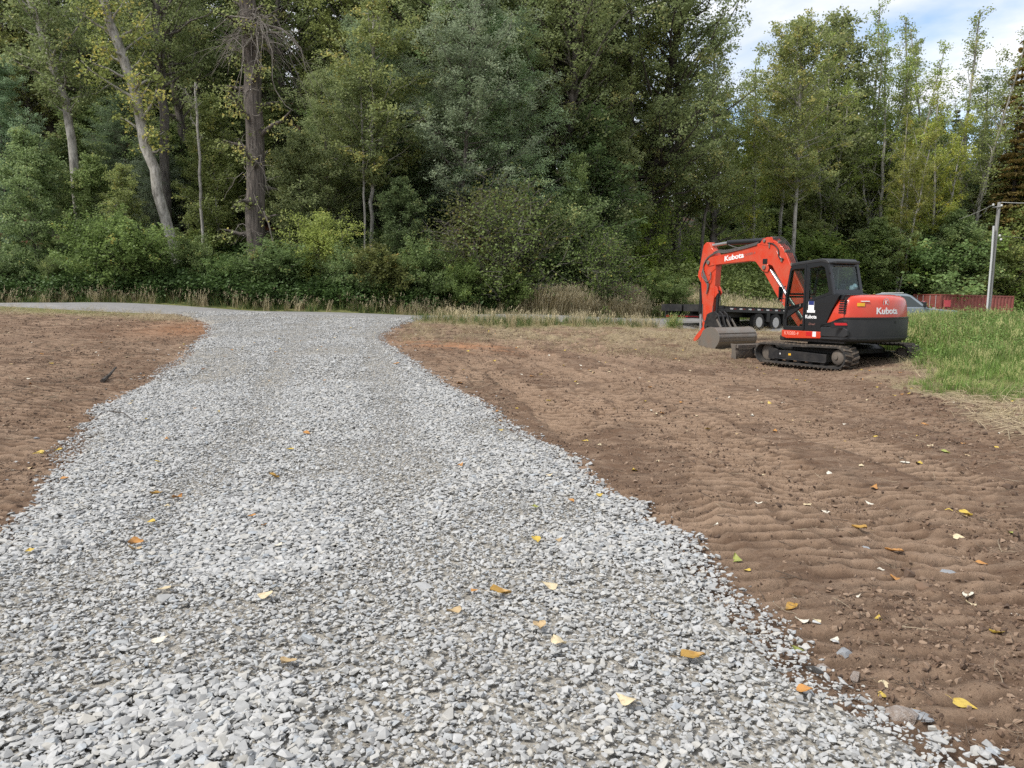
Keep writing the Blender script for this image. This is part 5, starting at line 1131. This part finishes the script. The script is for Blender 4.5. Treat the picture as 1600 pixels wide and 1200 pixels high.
# ------------------------------------------------------------------ grass and ground cover
def blade_tuft(name, seed, n, h, spread, w, m, seeds=False, bend=.5):
    rg = np.random.default_rng(seed); V = []; F = []; T = []; b = 0
    for i in range(n):
        a = rg.uniform(0,6.28); r = spread*math.sqrt(rg.random()); x, y = r*math.cos(a), r*math.sin(a); hh = h*rg.uniform(.45,1.1); d = rg.uniform(0,6.28); bd = hh*bend*rg.uniform(.2,1.2); ww = w*rg.uniform(.6,1.2); sd = (-math.sin(d)*ww, math.cos(d)*ww)
        t = rg.random(); m_ = 4
        for k in range(m_):
            s = k/(m_-1); px = x+math.cos(d)*bd*s*s; py = y+math.sin(d)*bd*s*s; pz = hh*(s-.25*s*s*bend); q = (1-s)**.7*.5+.03
            V += [(px-sd[0]*q, py-sd[1]*q, pz), (px+sd[0]*q, py+sd[1]*q, pz)]; T += [t, t]
        for k in range(m_-1): F.append((b+2*k, b+2*k+1, b+2*k+3, b+2*k+2))
        b += 2*m_
        if seeds and rg.random() < .5:
            for q in range(4):
                p = np.array([px, py, pz])+rg.normal(0,.012,3)+np.array([0,0,-.03*q]); e_ = .02
                V += [tuple(p+(-e_*.4,0,0)), tuple(p+(0,0,e_*1.5)), tuple(p+(e_*.4,0,0)), tuple(p-(0,0,e_))]; T += [1,1,1,1]; F.append((b,b+1,b+2,b+3)); b += 4
    me = np_mesh(name, V, np.array(F)); fattr(me, 'tone', T); me.materials.append(m); return me
def inst_leaf(name, c1, c2, c3, y0=.9, trans=.3):
    m = leaf_mat(name, c1, c2, c3, y0, trans, .55, False); N = m.node_tree.nodes; L = m.node_tree.links
    a = N.new('ShaderNodeAttribute'); a.attribute_type = 'INSTANCER'; a.attribute_name = 'tone'
    r = [n for n in N if n.type == 'VALTORGB'][0]; k = N.new('ShaderNodeMapRange'); k.inputs[3].default_value = .62; k.inputs[4].default_value = 1.35; L.new(a.outputs['Fac'], k.inputs[0])
    x = N.new('ShaderNodeMix'); x.data_type = 'RGBA'; x.blend_type = 'MULTIPLY'; x.inputs[0].default_value = 1; L.new(r.outputs[0], x.inputs[6]); L.new(k.outputs[0], x.inputs[7])
    for n in N:
        if n.type in ('BSDF_PRINCIPLED','BSDF_TRANSLUCENT'): L.new(x.outputs[2], n.inputs[0])
    return m
M['grass'] = inst_leaf('green grass', (.085,.15,.03,1), (.24,.36,.085,1), (.40,.40,.17,1), .88)
M['grassdk'] = inst_leaf('dark grass', (.035,.07,.02,1), (.11,.17,.045,1), (.30,.28,.10,1), .9)
M['drygrass'] = inst_leaf('dry grass', (.20,.155,.08,1), (.46,.38,.21,1), (.55,.47,.30,1), .8, .25)
M['fern'] = inst_leaf('ground cover leaves', (.03,.06,.02,1), (.11,.18,.05,1), (.30,.28,.07,1), .95)
M['slopeweed'] = inst_leaf('slope weed leaves', (.13,.18,.05,1), (.34,.40,.13,1), (.50,.44,.16,1), .85)
M['weed'] = inst_leaf('weed leaves', (.09,.16,.035,1), (.24,.36,.09,1), (.40,.38,.12,1), .93)
def herb(name, seed, leafs=.11, m_='fern'):
    rg = np.random.default_rng(seed); C_ = []; limbs = []
    for i in range(9):
        a = rg.uniform(0,6.28); h_ = rg.uniform(.35,.8); r = rg.uniform(.1,.45); s = np.linspace(0,1,4)[:,None]; pts = np.array([0,0,0])+np.array([math.cos(a)*r,math.sin(a)*r,h_])*s; limbs.append((pts,[.008,.007,.005,.003]))
        C_.append(np.repeat(pts[1:],9,0)+rg.normal(0,.11,(27,3)))
    V1,F1 = tubes(limbs,3); V,F,t = leaf_quads(np.concatenate(C_), rg, leafs, .7, 1.3); me = np_mesh(name, np.concatenate([V,V1]), [F, F1+len(V)]); fattr(me,'tone',np.concatenate([t,np.full(len(V1),.2)])); me.materials.append(M[m_]); return me
def field(name, n, xr, yr, maskf, sizef, protos, tilt=.15, seed=1, zoff=-.01, picks=None):
    rg = np.random.default_rng(seed); x = rg.uniform(*xr, n); y = rg.uniform(*yr, n); m_ = maskf(x, y, rg); x, y = x[m_], y[m_]; k = len(x); s = sizef(x, y, rg)
    o = scatter(name, np.stack([x,y,ground_z(x,y)+zoff],1), np.stack([rg.normal(0,tilt,k),rg.normal(0,tilt,k),rg.uniform(0,6.28,k)],1), np.repeat(s[:,None],3,1), np.clip(fbm(x*.6,y*.6,3,201)*.7+rg.random(k)*.3,0,1), rg.integers(0,len(protos),k), [proto_obj(p, None) for p in protos]); print(name, k); return o
gA = [blade_tuft('tuft', 400+i, 34, .46, .15, .013, M['grass'], seeds=(i > 2), bend=.55) for i in range(5)]
def clearm(x, y):
    dx = x-EXP[0]; dy = y-EXP[1]; lx = dx*math.cos(EXR)+dy*math.sin(EXR); ly = -dx*math.sin(EXR)+dy*math.cos(EXR)
    return ~((lx > -2.6) & (lx < 4.6) & (ly < 1.35) & (ly > -2.0))
def rightm(x, y, rg):
    g = grass_mask(x, y); return (g > .25) & (rg.random(len(x)) < g*(.5+.5*sstep(.3,.5,fbm(x*.8,y*.8,3,211))+.5*(y>18))) & (x > 6.0) & (x < y*.85+4) & clearm(x, y)
field('green_grass', 22000, (6,30), (11.5,30), rightm, lambda x, y, rg: rg.uniform(.5,1.35,len(x))*(.38+.55*sstep(13,18,y+(x-8)*.3))*(.55+.9*fbm(x*.9,y*.9,3,217))*1.1, gA, seed=2)
gB = [blade_tuft('tuft', 420+i, 30, .42, .14, .011, M['grassdk'], bend=.6) for i in range(3)]+[blade_tuft('tuft', 430+i, 26, .55, .13, .009, M['drygrass'], seeds=True, bend=.45) for i in range(2)]
def vergem(x, y, rg):
    rf_ = road_far(x); rn = road_near(x)
    far = (y > rf_+.1) & (y < rf_+3.0); near = (y < rn-.15) & (grass_mask(x, y) > .3) & (x > -3.2) & (x < y*.19)
    return (far & (x < 12)) | (near & (rg.random(len(x)) < .75)) | ((y > rf_+.1) & (y < rf_+14) & (x > 2) & (x < 34))
field('weeds', 3800, (6,30), (12,30), lambda x, y, rg: rightm(x, y, rg) & (fbm(x*.7,y*.7,3,251) > .50) & (y > 15.5), lambda x, y, rg: rg.uniform(.35,.8,len(x)), [herb('weed', 480+i, .06, 'weed') for i in range(4)], seed=18)
field('verge_grass', 42000, (-34,34), (23,56), vergem, lambda x, y, rg: rg.uniform(.6,1.15,len(x))*np.where(y < road_near(x), .95, 1.2), gB, seed=3)
gC = [blade_tuft('tuft', 440+i, 30, .95, .2, .012, M['drygrass'], seeds=True, bend=.35) for i in range(3)]
def dryp(x, y, rg):      # the stand of tall dry grass beyond the road
    u = x/y; return (y > road_far(x)+.2) & (y < road_far(x)+3.4) & (u > .01) & (u < (1000-800)/1202) & (fbm(x*.9,y*.9,2,222) > .2)
field('tall_dry_grass', 9000, (-2,8), (31,42), dryp, lambda x, y, rg: rg.uniform(.7,1.25,len(x))*(.6+.8*fbm(x*.8,y*.8,3,223)), gC, seed=4)
gD = [blade_tuft('tuft', 450+i, 16, .22, .16, .006, M['drygrass'], bend=1.6) for i in range(4)]
def straw(x, y, rg):
    g = grass_mask(x, y); d = drive_signed(x, y)
    a = (g > .03) & (g < .75) & (y < 30); b = (y > 18.5) & (d < -.4) & (x > -3) & (g < .6) & (rg.random(len(x)) < .5); c = (x > np.interp(y,[0,4,8,12],[4.6,5.4,6.2,6.6])) & (y < 13) & (rg.random(len(x)) < .45)
    e_ = (x < -9) & (y > 22.5) & (y < 26)
    return (a | b | c | e_) & clearm(x, y) & (d < -.3) & (y < road_near(x)-.1)
field('dry_straw', 26000, (-24,20), (3,30), straw, lambda x, y, rg: rg.uniform(.35,1.15,len(x)), gD, tilt=.75, seed=5, zoff=.0)
def herbm(x, y, rg):
    r_ = road_far(x); return (y > r_+.7) & (y < r_+7.5) & (x < 4.5) & (rg.random(len(x)) < .35+.65*sstep(.35,.5,fbm(x*.6,y*.6,3,231)))
field('ground_cover', 9000, (-34,5), (29,44), herbm, lambda x, y, rg: rg.uniform(.7,1.35,len(x)), [herb('herb', 460+i) for i in range(5)], seed=6)
def herbr(x, y, rg): return (x > y*.17) & (x < y*.72) & (y > road_far(x)+4) & (rg.random(len(x)) < sstep(.35,.55,fbm(x*.4,y*.4,3,233)))
field('slope_grass', 14000, (5,30), (37,70), lambda x, y, rg: (x > y*.15) & (x < y*.42) & (rg.random(len(x)) < .9), lambda x, y, rg: rg.uniform(.9,1.7,len(x)), gB[3:]+gA[:3], seed=17)
field('slope_ground_cover', 7000, (6,46), (38,68), herbr, lambda x, y, rg: rg.uniform(.9,1.9,len(x)), [herb('herb', 470+i, .12, 'slopeweed') for i in range(4)], seed=7)
# ------------------------------------------------------------------ fallen leaves
def leaf_mesh(name, seed, fold, curl):
    rg = np.random.default_rng(seed); L_ = 1.0; n = 9; V = []; F = []
    for i in range(n):
        s = i/(n-1); w = .46*math.sin(math.pi*min(1, s**.62*.98+.02))*(1-.35*s)+.004
        for k, t in enumerate((-1,-.5,0,.5,1)):
            x = s*L_-.5; y = t*w; z = fold*.55*abs(t)*w + curl*.95*(s-.5)**2*1.2 + rg.normal(0,.012) + .12*curl*math.sin(t*3+s*5); V.append((x,y,z))
    for i in range(n-1):
        for k in range(4): a = i*5+k; F.append((a,a+5,a+6,a+1))
    b = len(V); V += [(-.5,-.012,.0),(-.5,.012,.0),(-.72,.05,.05),(-.72,.075,.05),(-.92,.14,.02),(-.92,.155,.02)]; F += [(b,b+1,b+3,b+2),(b+2,b+3,b+5,b+4)]
    V = np.array(V); V[:,2] -= V[:,2].min(); return np_mesh(name, V, np.array(F), True)
LM = [leaf_mesh('fallen_leaf', 500+i, f_, c_) for i, (f_, c_) in enumerate(((.2,.2),(.7,.3),(-.5,.25),(1.1,.5),(.1,.6),(-.9,.3)))]
def fl_mat():
    m = bpy.data.materials.new('fallen leaf'); m.use_nodes = True; N = m.node_tree.nodes; L = m.node_tree.links; b = N['Principled BSDF']
    o = N.new('ShaderNodeObjectInfo'); t = N.new('ShaderNodeTexCoord'); f, _ = noise_ramp(N, L, t.outputs['Object'], 5, .5, .72); c = node_mix(N, L, f, o.outputs['Color'], (.16,.07,.02,1))
    k = N.new('ShaderNodeMath'); k.operation = 'MULTIPLY'; k.inputs[1].default_value = .55; L.new(f, k.inputs[0]); c = node_mix(N, L, k.outputs[0], o.outputs['Color'], (.16,.07,.02,1))
    L.new(c, b.inputs['Base Color']); b.inputs['Roughness'].default_value = .5
    return m
M['fallen'] = fl_mat(); 
for m_ in LM: m_.materials.append(M['fallen'])
LC = {'y': (.50,.36,.06), 'o': (.42,.20,.05), 'c': (.56,.47,.30), 'p': (.62,.58,.48), 't': (.44,.32,.17), 'b': (.16,.07,.03), 'g': (.26,.29,.07), 'yb': (.36,.21,.04)}
WN = {'y': 'yellow', 'o': 'orange', 'c': 'cream', 'p': 'pale', 't': 'tan', 'b': 'dark brown', 'g': 'greenish yellow', 'yb': 'brown and yellow'}
lr = random.Random(3)
def top_z(x, y):
    d = float(drive_signed(np.array([x]), np.array([y]))[0])
    return float(bed_z(np.array([x]), np.array([y]))[0])+.028 if d > 0 else float(ground_z(np.array([x]), np.array([y]))[0])+.002
def leaf(x, y, size, c, label, group=None, shape=None):
    o = bpy.data.objects.new('fallen_leaf', LM[shape if shape is not None else lr.randrange(6)]); COL.objects.link(o); o.location = (x, y, top_z(x, y)); o.rotation_euler = (lr.gauss(0,.14), lr.gauss(0,.14), lr.uniform(0,6.28)); o.scale = (size, size*lr.uniform(.75,1.05), size)
    k = LC[c]; o.color = (k[0], k[1], k[2], 1); return tag(o, label, 'leaf', group)
big = [(978,1136,40,'c','large cream leaf nearest the camera on the gravel',2),(1082,1062,40,'yb','dark brown and yellow curled leaf on the gravel near the right edge',1),(782,958,36,'yb','brown and yellow crumpled leaf on the middle of the gravel',3),
 (708,990,30,'t','tan crumpled leaf just below the brown and yellow one',4),(857,943,28,'c','cream arched leaf right of the brown and yellow crumpled one',2),(843,1017,28,'t','tan curled leaf, the upper of two side by side on the gravel',3),(874,1044,30,'c','cream leaf just below and right of a tan curled one',4),
 (448,1072,32,'t','pale tan rolled leaf low on the left half of the gravel',1),(414,964,28,'c','cream flat leaf on the gravel left of the middle',0),(252,1032,28,'p','pale yellow pointed leaf on the lower left gravel',0),(256,948,26,'c','cream leaf on the left gravel above the pale pointed one',0),
 (48,880,20,'y','small bright yellow leaf at the left edge on gravel',1),(210,862,26,'o','orange brown curled leaf on the left gravel',3),(211,876,24,'t','pinkish tan leaf touching the orange brown curled one',4),(1256,1122,26,'o','golden leaf on gravel close to the right soil edge',1),
 (1250,1018,28,'g','yellow green leaf on the rim between gravel and soil',2),(1508,1108,36,'y','pale yellow oval leaf lying alone at lower right on soil',0),(1418,1096,40,'y','bright yellow long leaf on soil with a pale one beside it',0),(1388,1073,34,'c','cream leaf leaning on a bright yellow long one',1),
 (1378,1088,22,'y','small yellow leaf left of the long yellow one',2),(1555,998,24,'y','upright curled yellow leaf near the right edge on soil',3),(1303,988,22,'p','small white leaf standing on its stem on the soil',2),(1235,950,28,'yb','spotted yellow leaf on soil beneath a pale one',3),
 (1244,930,22,'p','pale leaf just above the spotted yellow one',0),(1253,960,22,'p','white leaf touching the spotted yellow one on its right',4),(1379,888,26,'p','pale square leaf between two orange ones',0),(1397,863,34,'o','bright orange leaf on the soil, largest of its kind',1),
 (1404,904,28,'o','orange brown leaf below the pale square one',4),(1342,837,24,'yb','cream and gold folded leaf above a grey stone',3),(1512,928,26,'p','pale long leaf on soil near the right edge',1),(1590,955,24,'p','white leaf cut by the right edge of the view',0),
 (1339,935,16,'p','small white leaf right of the centre of the soil',2),(1151,870,22,'g','green and cream leaf near the gravel on the right soil',4),(1290,797,16,'p','small white triangular leaf on the ribbed soil',0),(1260,798,18,'c','cream leaf left of the small white triangular one',1),
 (1412,721,20,'p','white leaf on dark soil left of the dry straw',0),(1477,707,22,'g','green yellow leaf in the dry straw',1),(1320,688,16,'y','yellow leaf on ribbed soil upper right',0),(1445,664,14,'o','orange leaf by a dark clod upper right',1),(1360,783,20,'p','white leaf arched above the golden one',2),
 (1356,797,16,'g','golden green leaf under a white arched one',1),(1508,810,26,'y','yellow leaf pair piece at the foot of the dry straw',3),(1298,740,14,'p','white leaf among three on the ribbed soil',4),(1366,767,18,'o','golden curled leaf right of three white ones',2),(1580,837,18,'g','dull yellow leaf at the right edge',1),
 (1510,828,18,'p','white leaf near the foot of the dry straw',2),(1498,845,18,'c','cream leaf below the white one at the foot of the straw',0),(428,758,26,'yb','dark gold leaf on the gravel left of the middle',3),(243,783,22,'yb','gold and brown leaf, the left of two side by side on gravel',3),
 (279,787,24,'o','brown leaf, the right of two side by side on gravel',4),(262,804,16,'c','cream leaf below the pair of brown ones',2),(239,828,16,'y','small yellow leaf below the cream one on the left gravel',1),(102,760,14,'o','small orange leaf at the left rim of the gravel',1),
 (92,708,14,'y','yellow leaf standing at the left gravel rim',3),(60,708,22,'y','flat yellow leaf on soil beside the left gravel rim',0),(10,669,16,'p','white leaf at the far left on soil',0),(123,664,12,'p','white leaf on soil left of the thin grey twig',0),(480,687,14,'o','small orange leaf on the middle gravel',1),
 (453,712,14,'y','small gold leaf in the centre of the gravel',0),(835,812,20,'g','green leaf on the gravel near the right rim',1),(838,866,26,'y','yellow green long leaf on the right half of the gravel',1),(873,868,18,'t','tan leaf beside the yellow green long one',2),
 (937,788,14,'y','yellow leaf at the right rim of the gravel',0),(740,951,16,'o','gold leaf left of the brown and yellow crumpled one',0),(437,873,18,'p','pale yellow leaf on a brownish patch of gravel',0),(318,586,10,'b','dark curled leaf on the far gravel',1),
 (717,601,12,'o','orange leaf at the right gravel rim far off',3),(775,645,14,'o','golden leaf pair piece on the right gravel rim',3),(619,574,10,'o','reddish leaf on the far gravel',1)]
for u, v, px_, c, lab, shp in big:
    x, y, z = G(u, v); leaf(x, y, max(.03, min(.115, px_/1202*math.hypot(y, EYE)*.92)), c, lab, None, shp)
# the many small ones that nothing tells apart
k = 0
while k < 270:
    y = 3.2+lr.random()**.9*20; x = lr.uniform(-1,1)*y*.66; d = float(drive_signed(np.array([x]),np.array([y]))[0])
    if d > -.15 or float(grass_mask(np.array([x]),np.array([y]))[0]) > .5 or (x < 0 and lr.random() < .35): continue
    c = lr.choice('ppccyyot'); leaf(x, y, lr.uniform(.045,.085), c, 'small %s fallen leaf lying on the brown soil' % WN[c], 'small fallen leaves on the soil'); k += 1
k = 0
while k < 38:
    y = 5+lr.random()*18; x = lr.uniform(-7,2); d = float(drive_signed(np.array([x]),np.array([y]))[0])
    if d < .15: continue
    c = lr.choice('ytoco'); leaf(x, y, lr.uniform(.045,.075), c, 'small %s fallen leaf lying on the grey gravel' % WN[c], 'small fallen leaves on the gravel'); k += 1
# ------------------------------------------------------------------ loose stones, sticks on the soil
M['bluestone'] = mat('blue grey stone', (.27,.28,.29,1), .8, noise=(9,.6,(.2,.2,.2,1)), bump=(30,.5,.01)); M['brownstone'] = mat('brown grey stone', (.24,.19,.155,1), .85, noise=(8,.7,(.40,.38,.36,1)), bump=(24,.7,.015))
for u, v, s, m_, lab, sd in ((1404,1118,.15,'brownstone','large brownish rock on the right rim of the gravel near the camera',3),(1438,1122,.13,'bluestone','flat grey slab touching the large brownish rock',8),(1352,857,.085,'bluestone','blue grey stone with a white top on the soil',5),
                         (1485,895,.12,'bluestone','grey lump of stone beside a dark clod on the soil',6),(1335,1062,.075,'brownstone','small grey brown stone between gravel and soil',4),(1320,1025,.08,'bluestone','flat blue grey stone half sunk in soil by the gravel rim',7),(57,684,.09,'bluestone','blue grey stone on the left hand soil',2),
                         (1287,1042,.10,'brownstone','pale angular stone on the rim of the gravel',11),(1078,873,.10,'brownstone','tan stone where the gravel meets the right hand soil',12)):
    x, y, z = G(u, v); o = link('stone', stone_mesh('stone', 600+sd, .55 if 'slab' not in lab else .3, 18), M[m_]); o.location = (x, y, float(ground_z(np.array([x]),np.array([y]))[0])+s*.02); o.rotation_euler = (.1,.1,sd); o.scale = (s,s,s*.8); tag(o, lab, 'stone')
def stick(pts, r, name, label, m_='twig'):
    P = [Vector((x, y, top_z(x, y)+r+h_)) for (x, y, h_) in pts]; mb = MB().tube(P, [r*(1-.6*i/(len(P)-1)) for i in range(len(P))], 7); o = mb.build(name, M[m_], None, smooth=True); tag(o, label, name)
a = G(160,599); b = G(182,585); stick([(a[0],a[1],.0),((a[0]+b[0])/2,(a[1]+b[1])/2,.03),(b[0],b[1],.09)], .035, 'stick', 'short dark stick lying on the soil left of the gravel', 'bark_dark')
a = G(172,653); b = G(212,678); stick([(a[0],a[1],.01),((a[0]+b[0])/2,(a[1]+b[1])/2+.05,.03),(b[0],b[1],.02)], .009, 'twig', 'thin grey twig lying across the left rim of the gravel', 'bark_dark')
# root scraps and twigs strewn over the soil
rg = np.random.default_rng(12)
def scrap(seed):
    r_ = np.random.default_rng(seed); s = np.linspace(0,1,6)[:,None]; d = np.array([1,0,0]); P = (s-.5)*d + np.cumsum(r_.normal(0,.05,(6,3)),0); P[:,2] = np.abs(P[:,2])*.7+.02; ps = [(P, .018*(1-.6*s[:,0]))]
    for q in range(2): b0 = P[r_.integers(1,5)]; e_ = b0+r_.normal(0,.2,3); e_[2] = abs(e_[2]); ps.append((np.stack([b0,(b0+e_)/2,e_]), [.01,.008,.005]))
    V, F = tubes(ps, 4); me = np_mesh('scrap', V, F, True); return me
M['scrap'] = inst_tone_mat('root scraps', [(0,(.05,.035,.025,1)),(.6,(.14,.10,.07,1)),(1,(.36,.29,.20,1))], .9)
n = 22000; y = 2.4+rg.random(n)**1.3*22; x = rg.uniform(-1,1,n)*y*.72; d = drive_signed(x, y); dens = np.where(x < 0, .4+.9*sstep(.45,.6,fbm(x*.7,y*.7,3,241)), .12+.9*sstep(4.2,6.4,x-.05*y)*sstep(14,10,y)+.35*sstep(15,20,y))
k = (d < -.1) & (rg.random(n) < dens) & (grass_mask(x,y) < .6); x, y = x[k], y[k]; n = len(x); s = rg.uniform(.04,.20,n)*(1+.3*(x < 0)*(y > 10))
scatter('root_scraps', np.stack([x,y,ground_z(x,y)+.004],1), np.stack([rg.normal(0,.2,n),rg.normal(0,.2,n),rg.uniform(0,6.28,n)],1), np.repeat(s[:,None],3,1), rg.random(n), rg.integers(0,6,n), [proto_obj(scrap(700+i), M['scrap']) for i in range(6)])
# long straw stems fallen over the right hand soil
st_ = []; 
for i in range(1100):
    y = rg.uniform(4.2,12.5); x = rg.uniform(0,3.2)+np.interp(y,[4,8,12],[4.0,5.6,6.6])*.98
    if x > y*.72: continue
    a = rg.normal(-.7,.6); L_ = rg.uniform(.2,.8); s = np.linspace(0,1,6); px_ = x+np.cos(a)*L_*s; py_ = y+np.sin(a)*L_*s+rg.uniform(-.08,.08)*s*s; pz_ = ground_z(px_,py_)+.008+rg.uniform(0,.07)*np.sin(math.pi*s); st_.append((np.stack([px_,py_,pz_],1), np.full(6,rg.uniform(.0018,.0035))))
V_, F_ = tubes(st_, 4); tag(link('straw_stems', np_mesh('straw_stems', V_, F_, True), mat('pale straw', (.42,.34,.22,1), .7)), kind='stuff')
# dark clods on the soil by the straw
n = 600; y = rg.uniform(3.5,13,n); x = np.interp(y,[3.5,8,13],[3.4,5.4,6.6])+rg.normal(.3,.7,n); k = (drive_signed(x,y) < -.3); x, y = x[k], y[k]; n = len(x); s = .02+.08*rg.random(n)**2.5
scatter('soil_clods', np.stack([x,y,ground_z(x,y)+s*.1],1), np.stack([rg.normal(0,.5,n),rg.normal(0,.5,n),rg.uniform(0,6.28,n)],1), np.repeat(s[:,None],3,1), rg.random(n)*.5, rg.integers(0,6,n), [proto_obj(stone_mesh('clod', 800+i, .8, 22), M['crumb']) for i in range(6)])
print('all objects', len(bpy.data.objects))
